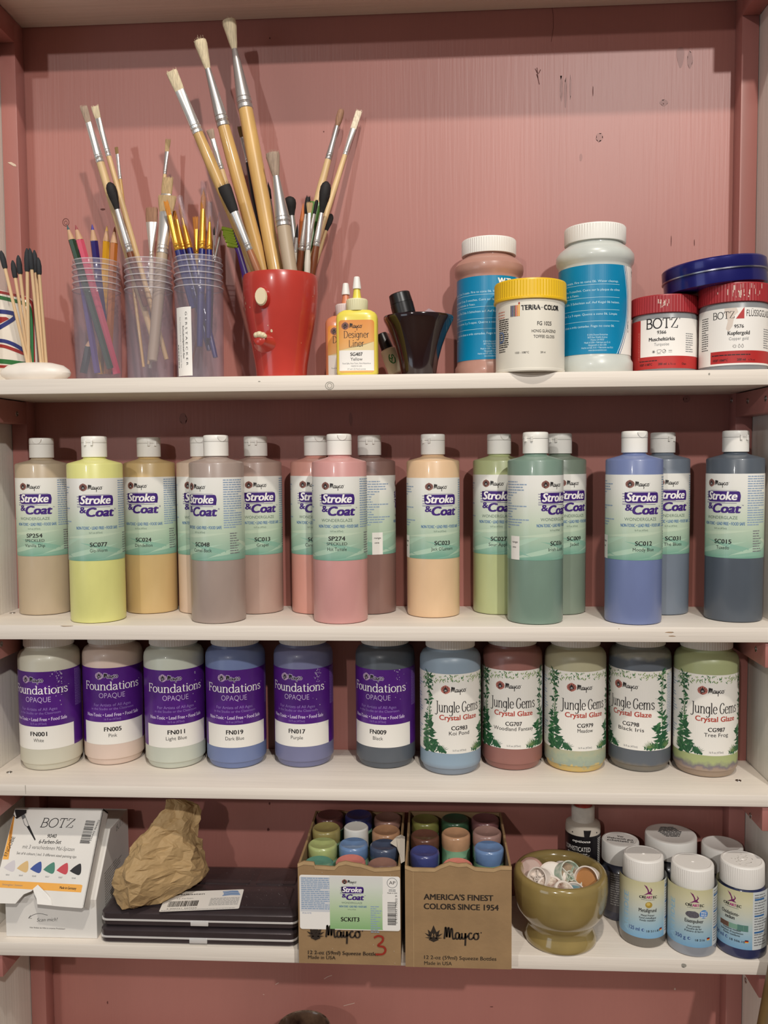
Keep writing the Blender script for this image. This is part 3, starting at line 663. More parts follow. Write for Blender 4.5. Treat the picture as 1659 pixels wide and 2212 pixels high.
DEPTH = {1: (0.0415, 0.057, 768.0), 2: (0.0623, 0.068, 781.0), 3: (0.0356, 0.0468, 664.0), 4: (0.0809, 0.069, 791.0), 5: (0.1087, 0.0872, 783.0), 6: (0.0848, 0.0704, 770.0), 7: (0.0662, 0.0569, 777.0), 8: (0.0872, 0.0852, 797.0), 9: (0.0471, 0.0529, 667.0), 10: (0.08, 0.0736, 755.0), 11: (0.07, 0.0641, 771.0), 12: (0.077, 0.0786, 729.0), 13: (0.0589, 0.054, 749.0), 14: (0.0546, 0.0524, 731.0), 15: (0.0613, 0.065, 732.0), 16: (0.0736, 0.074, 794.0), 17: (0.023, 0.048, 633.0), 18: (0.0567, 0.0717, 625), 19: (0.0882, 0.0625, 625), 20: (0.0515, 0.0637, 625), 21: (0.0941, 0.0729, 686.0), 22: (0.0198, 0.0306, 690.0), 23: (0.107, 0.0965, 709.0), 24: (0.0493, 0.0424, 634.0), 25: (0.0861, 0.0909, 678.0), 26: (0.0892, 0.0971, 701.0), 27: (0.1228, 0.1046, 639.0), 28: (0.1281, 0.0749, 681.0), 29: (0.0559, 0.0609, 721.0), 30: (0.0595, 0.0715, 760.0), 31: (0.0497, 0.0497, 675.0), 32: (0.072, 0.081, 680.0), 33: (0.111, 0.0839, 630.0), 34: (0.0708, 0.08, 636.0)}
bseed = [0]
def brush(label, tip, j0, j1, rim, Yt, Yr, y_end, wt, w0, w1, wh, hair, fer, hand, style='flat', we=None, group=None, deep=None, crimp=2, ext=True, cat='brush'):
    """tip, j0 (hair/ferrule), j1 (ferrule/handle), rim = pixels along the axis; widths in pixels; y_end = pixel row where the hidden foot stands"""
    bseed[0] += 1; rd = random.Random(bseed[0]); Yt, Yr, y_end = DEPTH.get(bseed[0], (Yt, Yr, y_end))
    BRUSHES.append((bseed[0], tip, j0, j1, rim, Yt, Yr, y_end, wt, w0, w1, wh, we or wh*.8, deep, style, group))
    T = at(tip[0], tip[1], Yt); Rm = at(rim[0], rim[1], Yr); ax = Rm-T
    Lp = math.hypot(rim[0]-tip[0], rim[1]-tip[1])
    def par(p): return ((p[0]-tip[0])*(rim[0]-tip[0])+(p[1]-tip[1])*(rim[1]-tip[1]))/Lp**2
    k = pxm((Yt+Yr)/2)/2; t0, t1 = par(j0), par(j1)
    te = 1+(y_end-rim[1])/max(1e-6, (rim[1]-tip[1]))
    B = T+ax*te
    o = thing('paintbrush', label, cat, B, 0, group)
    P = lambda t: T+ax*t-B
    side = ax.cross(Vector((0, 1, 0))).normalized(); dp = side.cross(ax).normalized()
    dz = deep if deep else {'flat': .34, 'round': 1.0, 'mop': 1.0, 'point': 1.0}[style]
    we = we or wh*.8
    # handle
    hb = MB(); n = 10; secs = []
    for i in range(n+1):
        f = i/n; t = t1-.004+(te-t1+.004)*f
        wid = w1*.96+(wh-w1*.96)*min(1, f*5) if f < .2 else wh+(we-wh)*((f-.2)/.8)
        secs.append((t, wid*k, wid*k))
    secs[-1] = (te, secs[-1][1]*.9, secs[-1][2]*.9)
    hb.sweep(P(0), P(1), secs, hand, 16, side); hb.build('handle', o)
    # ferrule
    fb = MB(); dt = t1-t0; secs = []
    for i in range(9):
        f = i/8*.80; g = f/.80; rs = w0+(w1-w0)*g; rdp = w0*dz+(w1-w0*dz)*min(1, g*1.1); secs.append((t0+dt*f, rs*k, rdp*k))
    for q in range(crimp):
        f = .80+.2*q/crimp; st = .2/crimp
        for g, s_ in ((.1, 1.0), (.2, .93), (.3, 1.04), (.85, 1.04), (.97, .96)): secs.append((t0+dt*(f+st*g), w1*k*s_, w1*k*s_))
    if not crimp: secs.append((t1, w1*k, w1*k))
    fb.sweep(P(0), P(1), secs, fer, 20, side); fb.build('ferrule', o)
    # hair: a core and loose strands
    bb = MB(); secs = []
    if style == 'flat': pr = [(1.02, w0*.98), (.8, w0+(wt-w0)*.3), (.5, w0+(wt-w0)*.6), (.2, wt*.96), (.07, wt*.92)]
    elif style == 'round': pr = [(1.02, w0*.96), (.7, wt*.92), (.4, wt), (.15, wt*.9), (.05, wt*.7)]
    elif style == 'mop': pr = [(1.02, w0*.96), (.85, w0*1.02), (.6, wt*.86), (.38, wt), (.2, wt*.95), (.09, wt*.7), (.02, wt*.3)]
    else: pr = [(1.02, w0*.96), (.75, w0*1.02), (.5, w0*.9), (.25, w0*.55), (.08, w0*.22), (.0, w0*.05)]
    for f, wd in pr: secs.append((t0*f, wd*k, wd*k*(dz if style == 'flat' else min(dz, 1))))
    bb.sweep(P(0), P(1), secs, hair, 20, side)
    ns = 46 if wt > 10 else 16
    for i in range(ns):
        an, rr = rd.uniform(0, 2*PI), math.sqrt(rd.uniform(.3, 1))
        a0, b0 = rr*math.cos(an), rr*math.sin(an)
        wend = {'flat': wt, 'round': wt*.8, 'mop': wt*.35, 'point': w0*.06}[style]
        p0 = P(t0)+side*(a0*w0*.9*k)+dp*(b0*w0*.9*k*dz)
        tt = t0*rd.uniform(-.06, .10) if style in ('flat', 'round') else t0*rd.uniform(.02, .2)
        sp = 1.0+(rd.uniform(0, .18) if rd.random() < .15 else 0)
        p1 = P(tt)+side*(a0*wend*k*sp)+dp*(b0*wend*k*dz*sp)
        if style in ('mop', 'point'):
            pm_ = P(t0*.45)+side*(a0*(wt if style == 'mop' else w0)*.98*k)+dp*(b0*(wt if style == 'mop' else w0)*.98*k*dz)
        else: pm_ = (p0+p1)/2
        r_ = (.00030 if wt > 10 else .00018)
        vs = []
        for p_, q in ((p0, 1), (pm_, 1), (p1, .35)):
            for a_ in range(3): vs.append(p_+side*(r_*q*math.cos(2.1*a_))+dp*(r_*q*math.sin(2.1*a_)))
        bb.add(vs, [(0, 1, 4, 3), (1, 2, 5, 4), (2, 0, 3, 5), (3, 4, 7, 6), (4, 5, 8, 7), (5, 3, 6, 8), (6, 7, 8)], hair)
    bb.build('bristles', o, angle=60)
    return o

# --- painted tile at the left end
YT = .070; t0_ = at(30, 800, YT)
tile = thing('painted_tile', 'white ceramic tile painted with red, green and blue bands, behind the long matches', 'tile', (t0_.x, YT, S1))
glaze_w = M('white_glaze', (226, 218, 206), .22, coat=.3)
def tq(x, y):
    p = at(x, y, YT); return ((p.x-t0_.x)*1000, (p.z-S1)*1000)
tl_ = (SL+.002-t0_.x)*1000; outl = [(tl_, 0), (tq(78, 800)[0], 0), tq(79, 770), tq(77, 700), tq(74, 660), tq(69, 648), tq(56, 640), tq(20, 631), (tl_, tq(-30, 621)[1])]
MB().prism([Vector((a_*.001, 0, b_*.001)) for a_, b_ in outl], (0, 1, 0), .010, glaze_w).build('tile_body', tile, bevel=.002, segs=3)
red_p = M('red_glaze_paint', (150, 36, 30), .3); grn_p = M('green_glaze_paint', (34, 104, 48), .3); blu_p = M('blue_glaze_paint', (32, 42, 112), .3)
A = Art(); tw_ = pxm(YT)*1000
def tband(pts, wpx, mt): A.stroke(smooth_pts([tq(*p) for p in pts], 6), wpx*tw_, mt, 1)
tband([(-16, 628), (20, 635), (52, 643), (66, 651), (71, 664), (74, 700), (76, 770), (76, 796)], 6, red_p)
tband([(-16, 639), (20, 647), (50, 655), (62, 662), (67, 680), (69, 720), (70, 790)], 8, grn_p)
tband([(-16, 672), (12, 674), (32, 679), (30, 688), (12, 700), (-16, 716)], 9, blu_p)
A.poly([tq(*p) for p in ((-14, 684), (14, 685), (20, 689), (2, 698), (-14, 704))], red_p, .5)
tband([(-16, 735), (10, 737), (34, 746), (54, 759)], 8, blu_p); tband([(-16, 746), (8, 748), (32, 756), (54, 765)], 7, red_p)
tband([(-16, 779), (20, 782), (62, 788)], 10, grn_p); tband([(-16, 791), (30, 793), (60, 797)], 6, red_p)
A.build('painted_bands', tile, flat_map((0, -.0002, 0), (1, 0, 0), (0, 0, 1)), clip=(tl_+.5, outl[1][0]-.3, .5, 500))

# --- pebble holder with long matches
pb = at(77, 800, .040)
stone = M('white_stone', (232, 224, 214), .4, nz=((40, 40, 40), .04))
hs = MB(); rx = 78*pxm(.04); ztop = at(77, 784, .04).z-S1
prof = [(rx*.45, 0), (rx*.8, ztop*.08), (rx*.97, ztop*.30), (rx, ztop*.45), (rx*.96, ztop*.62), (rx*.8, ztop*.84), (rx*.5, ztop*.98), (rx*.15, ztop*1.02)]
hs.lathe(prof, stone, 48, ry=.50)
ho = hs.build('match_holder'); ho.location = (pb.x, .040, S1); tag(ho, 'smooth white pebble holding seven long matches at the left end', 'holder')
mwood = M('match_wood', (214, 182, 140), .6, nz=((90, 90, 10), .08)); mhead = M('black_match_head', (40, 42, 46), .8)
ml = [((2, 541), (60, 786), .034, 39, 'leftmost, leaning far out to the left'), ((27, 562), (63, 786), .046, 38, 'second from the left, shortest head'), ((39, 551), (66, 786), .037, 40, 'third from the left'), ((58, 536), (62, 786), .028, 49, 'upright in front of the middle'),
      ((64, 536), (89, 786), .030, 45, 'tallest of the right-hand bunch, in front'), ((74, 540), (93, 786), .050, 48, 'behind in the right-hand bunch'), ((82, 556), (100, 786), .040, 36, 'rightmost of the bunch')]
for i, (tp, bs, Yt, hl, wh_) in enumerate(ml):
    Tt, B = at(*tp, Yt), at(*bs, .040+(-.004 if i in (0, 3, 4) else .004))
    Lm = (Tt-B).length; o = thing('long_match', 'long wooden match with black head, '+wh_, 'match', B, 0, 'long matches in the pebble')
    hf = 1-hl/math.hypot(tp[0]-bs[0], tp[1]-bs[1]); r_ = 4.9*pxm(.04)
    MB().sweep((0, 0, 0), Tt-B, [(-.02, r_*.72, r_*.72), (hf, r_*.72, r_*.72)], mwood, 10).build('stick', o)
    MB().sweep((0, 0, 0), Tt-B, [(hf-.004, r_*.9, r_*.9), (hf+.01, r_*1.12, r_*1.12), (hf+(1-hf)*.5, r_*1.25, r_*1.25), (hf+(1-hf)*.8, r_*.95, r_*.95), (.995, r_*.4, r_*.4), (1, r_*.1, r_*.1)], mhead, 12).build('head', o)

# --- three ribbed clear cups
cupm = clear_mat('clear_plastic', (200, 194, 204), .80, .15); cup_edge = clear_mat('clear_plastic_edge', (228, 224, 228), .45, .12)
def clear_cup(xc, xl, xr, ytop, Yc, label, sticker=False):
    p = at(xc, 700, Yc); h = at(xc, ytop, Yc).z-S1; R = (xr-xl)/2*pxm(Yc)*.97
    t = thing('plastic_cup', label, 'cup', (p.x, Yc, S1), 0, 'clear ribbed cups')
    rz = [h*f for f in (.955, .91, .86, .81, .755)]
    wl = MB().lathe([(R*.93, .0012), (R*.945, .004), (R*.985, h*.72), (R*.985, h*.76), (R*.945, h*.765), (R*.945, h*.995)], cupm, 48, cap1=False).build('wall', t, angle=80)
    for z in rz:
        rb = MB(); rr = R*.985 if z != rz[-1] else R*1.0
        rb.lathe([(rr-.0008, z-.0009), (rr+.0002, z-.0005), (rr+.0002, z+.0004), (rr-.0008, z+.0009)], cup_edge, 48, cap0=False, cap1=False); rb.build('rib', wl)
    MB().lathe([(R*.945, h*.992), (R*.955, h*.996), (R*.955, h), (R*.935, h)], cup_edge, 48, cap0=False, cap1=False).build('rim', wl)
    MB().lathe([(.001, .0006), (R*.93, .0006), (R*.93, .0016), (.001, .0016)], cup_edge, 40, cap0=False, cap1=False).build('bottom', t)
    if sticker:
        A = Art(); hh = (805-661)*pxm(Yc)*1000; ww = 41*pxm(Yc)*1000
        A.rect(-ww/2, 0, ww/2, hh, paper, 0)
        A.text('G E R S T A E C K E R', ww*.16, hh*.93, 2.6, ink, 2, w=hh*.78, al='l', rot=-90)
        A.text('Schulmalpinsel-Set', -ww*.03, hh*.73, 2.2, ink, 2, w=hh*.48, al='l', rot=-90, bold=.03)
        A.text('Set Pinceaux Ecole \u2022 School Brush Set', -ww*.22, hh*.86, 1.5, grey_ink, 2, w=hh*.74, al='l', rot=-90)
        A.vlines(-ww*.42, 1, 2, 1.3, hh*.12, hh*.46, ink, 2)
        rot = math.radians(-42)+face(p.x, Yc)
        def stick_map(u, v, L):
            z = 8*pxm(Yc)+v*.001; rr = R*(.945+.04*z/(h*.72))+.00025+.00006*L; a_ = u*.001/(R*.965)+rot; return Vector((rr*math.sin(a_), -rr*math.cos(a_), z))
        A.build('sticker', t, stick_map, grid=2)
    return t, R, h
clear_cup(211, 157, 262, 567, .062, 'clear ribbed plastic cup holding colored pencils')
clear_cup(323, 270, 376, 565, .062, 'clear ribbed plastic cup holding pale wooden brushes, middle of the three')
clear_cup(431, 376, 485, 560, .062, 'clear ribbed plastic cup with white sticker holding gold ferruled brushes', True)

# --- coloured pencils
PR = []; PDEPTH = {'dark': (0.0443, 0.0516), 'purple': (0.0532, 0.0607), 'pink': (0.0481, 0.0627), 'violet': (0.055, 0.0827), 'yellow': (0.0837, 0.0828), 'orange': (0.0638, 0.0711)}
def pencil(label, tip, shoulder, rim, foot, Yt, Yf, wpx, rgb, lead, cat='pencil'):
    Yt, Yf = PDEPTH.get(label.split()[0], (Yt, Yf)); PR.append((label.split()[0], tip, foot, Yt, Yf, wpx))
    T, F = at(*tip, Yt), at(*foot, Yf); ax = T-F; k = pxm(.06)/2
    o = thing('colored_pencil', label, cat, F, 0, 'colored pencils in the clear cup')
    L_ = math.hypot(tip[0]-foot[0], tip[1]-foot[1]); fs = 1-math.hypot(tip[0]-shoulder[0], tip[1]-shoulder[1])/L_
    pm = M('pencil_'+label.split()[0]+str(rgb[0]), rgb, .3, coat=.3); r = wpx*k
    MB().sweep((0, 0, 0), ax, [(0, r, r), (fs-.004, r, r), (fs, r*.97, r*.97)], pm, 6).build('barrel', o, smooth=False)
    MB().sweep((0, 0, 0), ax, [(fs, r*.96, r*.96), (fs+(1-fs)*.68, r*.40, r*.40)], M('pencil_wood', (196, 156, 122), .6), 12).build('cone', o)
    MB().sweep((0, 0, 0), ax, [(fs+(1-fs)*.67, r*.42, r*.42), (1-.002, r*.1, r*.1), (1, r*.05, r*.05)], M('lead_'+str(lead), lead, .5), 10).build('lead', o)
    A = Art(); q = ax.normalized(); 
    return o
pencil('dark green colored pencil, leftmost in its cup', (145, 486), (155, 518), (170, 570), (238, 796), .05, .045, 15, (28, 62, 44), (46, 84, 88))
pencil('purple colored pencil hidden behind the pink one', (162, 516), (165, 540), (176, 570), (210, 806), .075, .08, 15, (86, 62, 128), (86, 62, 128))
pencil('pink colored pencil leaning left', (163, 486), (172, 518), (186, 570), (252, 808), .058, .056, 18, (210, 84, 108), (150, 70, 74))
pencil('violet blue colored pencil in the cup middle', (199, 485), (205, 519), (213, 570), (236, 808), .07, .082, 17, (44, 34, 106), (60, 52, 150))
pencil('yellow colored pencil standing beside the orange brown one', (231, 488), (230, 522), (229, 570), (216, 808), .078, .082, 16, (220, 164, 40), (222, 180, 92))
pencil('orange brown colored pencil, rightmost in its cup', (248, 490), (246, 525), (244, 570), (232, 808), .066, .058, 17, (178, 104, 42), (128, 72, 42))
MB_ = thing('colored_pencil', 'dark pencil stub standing low in the pencil cup', 'pencil', at(180, 806, .060), 0, 'colored pencils in the clear cup')
v_ = at(194, 735, .060)-at(180, 806, .060)
MB().sweep((0, 0, 0), v_, [(0, .0048, .0048), (.8, .0048, .0048), (.81, .0046, .0046)], M('stub_black', (34, 44, 44), .35), 6).build('barrel', MB_, smooth=False)
MB().sweep((0, 0, 0), v_, [(.8, .0045, .0045), (1.0, .0012, .0012)], M('pencil_wood', (196, 156, 122), .6), 10).build('cone', MB_)

# --- brushes in the middle cup
GB = 'brushes in the middle clear cup'
brush('flat grey-brown bristle brush with thick pale handle, tallest at the left', (180, 228), (190, 264), (217, 350), (281, 566), .105, .050, 806, 17, 13, 18, 18, H_["grey"], silver, wood_lt, we=12, group=GB)
brush('cream tipped brush with slim pale handle beside the grey-brown one', (204, 229), (210, 256), (234, 338), (300, 566), .118, .068, 806, 17, 13, 12, 12, H_['cream'], silver, wood_lt, we=11, group=GB)
brush('black mop brush with silver ferrule, in front of two pale handles', (236, 393), (254, 452), (280, 545), (288, 570), .035, .045, 700, 22, 12, 15, 16, H_['black'], silver, wood_br, 'mop', group=GB)
brush('tiny olive bristle brush behind the pale handles', (251, 317), (253, 333), (259, 388), (282, 566), .122, .085, 760, 8, 7, 8, 8, H_['olive'], silver, wood_md, group=GB)
brush('small flat brush standing highest above the cream fan brush', (363, 300), (361, 328), (357, 378), (340, 566), .118, .085, 780, 12, 9, 8, 9, H_['tan'], dull, wood_lt, group=GB)
brush('wide cream flat brush behind the widest one', (363, 382), (360, 420), (352, 500), (346, 566), .100, .075, 780, 25, 24, 16, 16, H_['tan'], dull, wood_lt, group=GB)
brush('widest cream flat brush with silver ferrule and beige handle', (362, 421), (356, 458), (350, 549), (349, 566), .070, .062, 790, 42, 30, 24, 26, H_['tan'], silver, wood_gr, group=GB, deep=.3)
brush('flat brown-grey bristle brush left of the widest one', (328, 447), (326, 480), (327, 560), (327, 567), .066, .064, 790, 27, 26, 10, 10, H_['brown'], silver, wood_wh, group=GB, deep=.28)
for i, (xa, ya, xb, Y_) in enumerate(((300, 650, 290, .075), (306, 700, 322, .048))):
    pass
# --- gold brushes in the stickered cup
GG = 'gold ferruled brushes with navy handles'
brush('orange flat brush with gold ferrule and navy handle, leftmost', (358, 434), (365, 465), (385, 541), (391, 564), .060, .055, 800, 11, 11, 16, 17, H_['orange'], gold, blue_h, group=GG)
brush('short orange flat brush with gold ferrule, second from the left', (375, 455), (379, 475), (398, 541), (403, 564), .068, .062, 800, 9, 10, 15, 16, H_['orange'], gold, blue_h, group=GG)
brush('fine pointed brown brush with gold ferrule in a clear sleeve', (386, 438), (394, 472), (411, 537), (416, 564), .054, .050, 800, 8, 7, 13, 14, H_['amber'], gold, blue_h, 'point', group=GG)
brush('amber angled flat brush low between the gold ferrules', (422, 468), (420, 495), (425, 552), (426, 566), .082, .078, 800, 13, 10, 10, 10, H_['amber'], gold, wood_md, group=GG)
brush('large round amber brush with gold ferrule, tallest in its cup', (440, 408), (438, 453), (436, 539), (436, 564), .058, .054, 800, 12, 12, 15, 17, H_['amber'], gold, blue_h, 'point', group=GG)
brush('finest pointed brush with thin gold ferrule, right of the tallest', (453, 464), (453, 480), (452, 540), (452, 564), .058, .054, 800, 3, 5, 12, 13, H_['brown'], gold, blue_h, 'point', group=GG)
brush('thin dark tipped brush at the right edge of the gold group', (463, 488), (463, 508), (461, 560), (461, 566), .046, .044, 790, 4, 4, 4, 4, H_['black'], dull, dark_h, 'point', group=GG)
brush('thin brown tipped brush leaning right in the stickered cup', (478, 495), (474, 512), (463, 564), (462, 568), .070, .066, 790, 5, 5, 6, 6, H_['brown'], dull, wood_br, 'point', group=GG)
sleeve = clear_mat('clear_sleeve', (220, 214, 220), .90, .1)
for i, (a_, b_, w_, Y_, lb) in enumerate((((440, 392), (440, 470), 13, .058, 'over the tallest amber brush'), ((388, 424), (400, 486), 13, .054, 'over the fine pointed brush'), ((453, 436), (452, 500), 12, .058, 'over the finest brush'), ((474, 458), (464, 530), 4, .056, 'empty and leaning, right edge of its cup'))):
    q0, q1 = at(*a_, Y_), at(*b_, Y_); o = MB().sweep((0, 0, 0), q0-q1, [(0, w_*pxm(Y_)/2, w_*pxm(Y_)/2), (1, w_*pxm(Y_)/2, w_*pxm(Y_)/2)], sleeve, 14, cap=False).build('bristle_sleeve'); o.location = q1
    tag(o, 'clear plastic bristle sleeve '+lb, 'sleeve', 'clear bristle sleeves')

# --- red cup
rc = at(607, 700, .064); Yc = .064; k = pxm(Yc)
redm = M('red_glaze', (184, 58, 48), .26, nz=((25, 25, 25), .05), coat=.5)
t = thing('ceramic_cup', 'tall red glazed cup with cream knobs holding the large brushes', 'cup', (rc.x, Yc, S1))
hz = at(607, 600, Yc).z-S1; px_r = [(53, 812), (56, 790), (63, 750), (70, 715), (76, 680), (80, 640), (80.5, 610), (79, 601)]
prof = [(r*k, max(0, at(607, y, Yc).z-S1)) for r, y in px_r]; prof[0] = (53*k, 0)
inner = [((79-2.2)*k, hz), ((75)*k, hz-.003), (74*k, hz*.6), (58*k, hz*.25), (46*k, .012)]
MB().lathe(prof+[((78.5)*k, hz+.0005)]+inner, redm, 64).build('cup_body', t, angle=50)
cream = M('cream_glaze', (222, 206, 170), .3, coat=.3)
def on_cup(x, y):
    d = ray(x, y); Rr = 79*k; c = Vector((rc.x, Yc)); o2 = Vector((CAM.x, CAM.y)); dd = Vector((d.x, d.y)); oc = o2-c
    yy = [(r*k) for r, y_ in sorted(((r, y_) for r, y_ in px_r), key=lambda q: abs(q[1]-y))[:1]]; Rr = yy[0]
    a_, b_, c_ = dd.dot(dd), 2*oc.dot(dd), oc.dot(oc)-Rr*Rr; s_ = (-b_-math.sqrt(max(0, b_*b_-4*a_*c_)))/(2*a_); return CAM+d*s_-Vector((rc.x, Yc, S1))
q = on_cup(568, 643)
kn = MB(); n_ = (Vector((q.x, q.y, 0)).normalized()+Vector((0, -1, 0))*1.2).normalized()
kn.sweep(q-n_*.004, q+n_*.0075, [(0, .0095, .0130), (.45, .0088, .0122), (.62, .0080, .0112), (.9, .0076, .0108), (1, .006, .009)], redm, 24, side=n_.cross(Vector((0, 0, 1))).normalized())
kn_o = kn.build('knob', t)
kc = MB(); s_ = n_.cross(Vector((0, 0, 1))).normalized(); vs = []
rd = random.Random(2); ring_ = [1+.06*math.sin(2*2*PI*i/18+1)+rd.uniform(-.015, .015) for i in range(18)]
b0 = q+n_*.0068; b1 = q+n_*.0092
pts = [s_*(.0073*ring_[i]*math.cos(2*PI*i/18))+Vector((0, 0, .0112*ring_[i]*math.sin(2*PI*i/18))) for i in range(18)]
kc.add([b0+p_ for p_ in pts]+[b1+p_*.86 for p_ in pts], [tuple(range(18)), tuple(range(18, 36))]+[(i, (i+1) % 18, (i+1) % 18+18, i+18) for i in range(18)], cream); kc.build('knob_glaze', kn_o)
q = on_cup(572, 733); n_ = (Vector((q.x, q.y, 0)).normalized()+Vector((0, -1.2, -.15))).normalized(); e_ = q+n_*.019+Vector((0, 0, -.002))
MB().sweep(q-n_*.004+Vector((0, 0, -.004)), e_, [(0, .0125, .0165), (.35, .0095, .0125), (.7, .0075, .0085), (.93, .006, .0068), (1, .003, .0035)], redm, 20).build('spout', t); sp_o = t.children[-1]; sp_o = next(o for o in t.children if o.name == 'spout')
cb = MB(); s_ = n_.cross(Vector((0, 0, 1))).normalized(); c0 = e_+Vector((0, 0, .0055))-n_*.002
for dx, dz_, r in ((-.004, 0, .0042), (0, .001, .0045), (.0035, .0005, .0040), (-.0065, -.001, .003)):
    cb.lathe([(r*math.sin(PI*i/8)+1e-5, -r*math.cos(PI*i/8)*.9) for i in range(9)], cream, 14, c=tuple(c0+s_*dx+Vector((0, 0, dz_))), cap0=False, cap1=False)
cb.build('spout_glaze', sp_o)
fl = Art()
A = Art()
for i, (x, y, rx, ry) in enumerate(((586, 714, 5, 4), (579, 703, 2, 1.5), (574, 752, 3, 2), (529, 655, 3, 4), (531, 668, 3, 3), (527, 644, 2, 4), (541, 664, 2, 2), (676, 640, 1.5, 1.5), (650, 741, 1.2, 1.2), (550, 757, 1.5, 1))):
    p_ = on_cup(x, y); u_ = math.atan2(p_.x, -p_.y); rd = random.Random(i); rr = math.hypot(p_.x, p_.y)
    A.poly([(u_*1000*.08+rx*k*1000*math.cos(2*PI*j/9)*rd.uniform(.6, 1.1), p_.z*1000+ry*k*1000*math.sin(2*PI*j/9)*rd.uniform(.6, 1.1)) for j in range(9)], cream, 0)
def cupmap(u, v, L):
    z = v*.001; r = prof[-1][0]
    for (r0, z0), (r1, z1) in zip(prof, prof[1:]):
        if z0 <= z <= z1: r = r0+(r1-r0)*(z-z0)/max(1e-6, z1-z0)
    a_ = u/80.0; return Vector(((r+.0003)*math.sin(a_), -(r+.0003)*math.cos(a_), z))
A.build('glaze_chip', t, cupmap)

GR = 'brushes in the red cup'
brush('long brush with flat cream bristles, leaning left, first of the three tallest', (369, 151), (383, 196), (418, 290), (560, 597), .060, .046, 735, 25, 21, 23, 25, H_['cream'], silver, wood_md, group=GR, we=24)
brush('tall brush with round cream bristles, middle of the three tallest', (431, 84), (448, 147), (485, 271), (572, 597), .072, .066, 740, 28, 12, 27, 29, H_['cream'], dull, wood_md, 'flat', group=GR, we=28, deep=.8)
brush('tallest brush with round cream bristles reaching near the top board', (494, 41), (504, 107), (532, 239), (598, 597), .058, .055, 740, 31, 12, 32, 33, H_['cream'], dull, wood_md, 'flat', group=GR, we=32, deep=.8)
brush('small grey bristle brush with silver ferrule behind the left leaning handle', (453, 279), (459, 300), (479, 366), (545, 597), .112, .075, 730, 17, 11, 13, 16, H_['grey'], silver, wood_lt, group=GR)
brush('slim silver ferrule brush just behind the small grey one', (454, 325), (458, 340), (476, 392), (540, 600), .118, .078, 730, 8, 7, 9, 10, H_['grey'], silver, wood_lt, group=GR)
brush('black flat mop with silver ferrule and brown handle crossing the left handle', (482, 398), (511, 456), (541, 540), (562, 597), .030, .044, 735, 30, 19, 15, 17, H_['black'], silver, M('red_brown_handle', (164, 104, 68), .35, coat=.2), 'flat', group=GR, deep=.7)
brush('olive tipped brush with blue-black handle between the two tallest', (520, 272), (526, 296), (536, 352), (583, 597), .108, .082, 735, 16, 13, 10, 16, H_['olive'], silver, dark_h, group=GR)
brush('thick brush with splayed grey-brown bristles and beige handle', (588, 328), (598, 380), (614, 491), (629, 597), .050, .052, 750, 31, 14, 32, 30, H_['grey'], dull, wood_gr, group=GR, we=30, deep=.7)
brush('round black mop half hidden behind the beige handled brush', (625, 424), (632, 466), (640, 540), (644, 597), .095, .085, 740, 26, 14, 16, 16, H_['black'], dull, wood_br, 'mop', group=GR)
brush('thin black round brush seen between two tall handles', (579, 392), (584, 430), (594, 500), (604, 597), .100, .085, 740, 8, 7, 8, 8, H_['black'], silver, wood_br, 'point', group=GR)
brush('brown pointed brush with pale handle leaning right', (738, 236), (729, 273), (709, 346), (652, 560), .125, .080, 740, 15, 9, 14, 17, H_['brown'], dull, wood_lt, 'round', group=GR)
brush('cream tipped flat brush leaning furthest right', (776, 238), (767, 281), (749, 340), (668, 578), .128, .080, 740, 14, 13, 11, 13, H_['white'], silver, wood_lt, group=GR, we=12)
brush('large drop shaped black mop brush with brown handle', (706, 391), (697, 460), (682, 532), (672, 600), .064, .066, 745, 24, 9, 15, 17, H_['black'], silver, wood_br, 'mop', group=GR)
brush('slim black brush with dark brown handle left of the white handled one', (666, 424), (660, 462), (648, 541), (645, 600), .070, .072, 745, 12, 8, 13, 16, H_['black'], silver, wood_br, 'round', group=GR)
brush('cream brush with off-white handle among the right-hand brushes', (669, 437), (666, 460), (666, 541), (663, 602), .046, .048, 745, 15, 8, 11, 14, H_['tan'], silver, wood_wh, 'flat', group=GR)
brush('small black brush with green handle behind the white handled one', (685, 431), (680, 462), (674, 520), (652, 600), .084, .076, 745, 8, 7, 9, 11, H_['black'], silver, green_h, 'round', group=GR)
brush('leaf shaped black brush at the far right edge', (716, 462), (706, 500), (700, 518), (672, 600), .080, .074, 745, 15, 7, 7, 9, H_['black'], wood_lt, wood_lt, 'mop', group=GR, crimp=0)
brush('small dark grey pointed brush low at the left of the right-hand brushes', (643, 483), (639, 513), (636, 545), (634, 600), .085, .080, 745, 8, 6, 8, 9, H_['black'], silver, wood_wh, 'point', group=GR)
g_ = thing('green_stick', 'flat green stick standing behind the white handled brush', 'stick', at(652, 600, .088), 0)
MB().sweep((0, 0, 0), at(682, 436, .095)-at(652, 600, .088), [(-.7, .006, .0015), (.98, .0075, .0015), (1, .0065, .001)], green_h, 12).build('blade', g_)
o_ = thing('orange_pencil', 'orange pencil tip between the black brushes', 'pencil', at(646, 600, .097), 0)
v_ = at(655, 440, .104)-at(646, 600, .097)
MB().sweep((0, 0, 0), v_, [(-.7, .0036, .0036), (.78, .0036, .0036)], M('orange_barrel', (206, 112, 44), .35), 6).build('barrel', o_, smooth=False)
MB().sweep((0, 0, 0), v_, [(.78, .0034, .0034), (1, .0005, .0005)], M('orange_lead', (196, 110, 54), .5), 10).build('lead', o_)
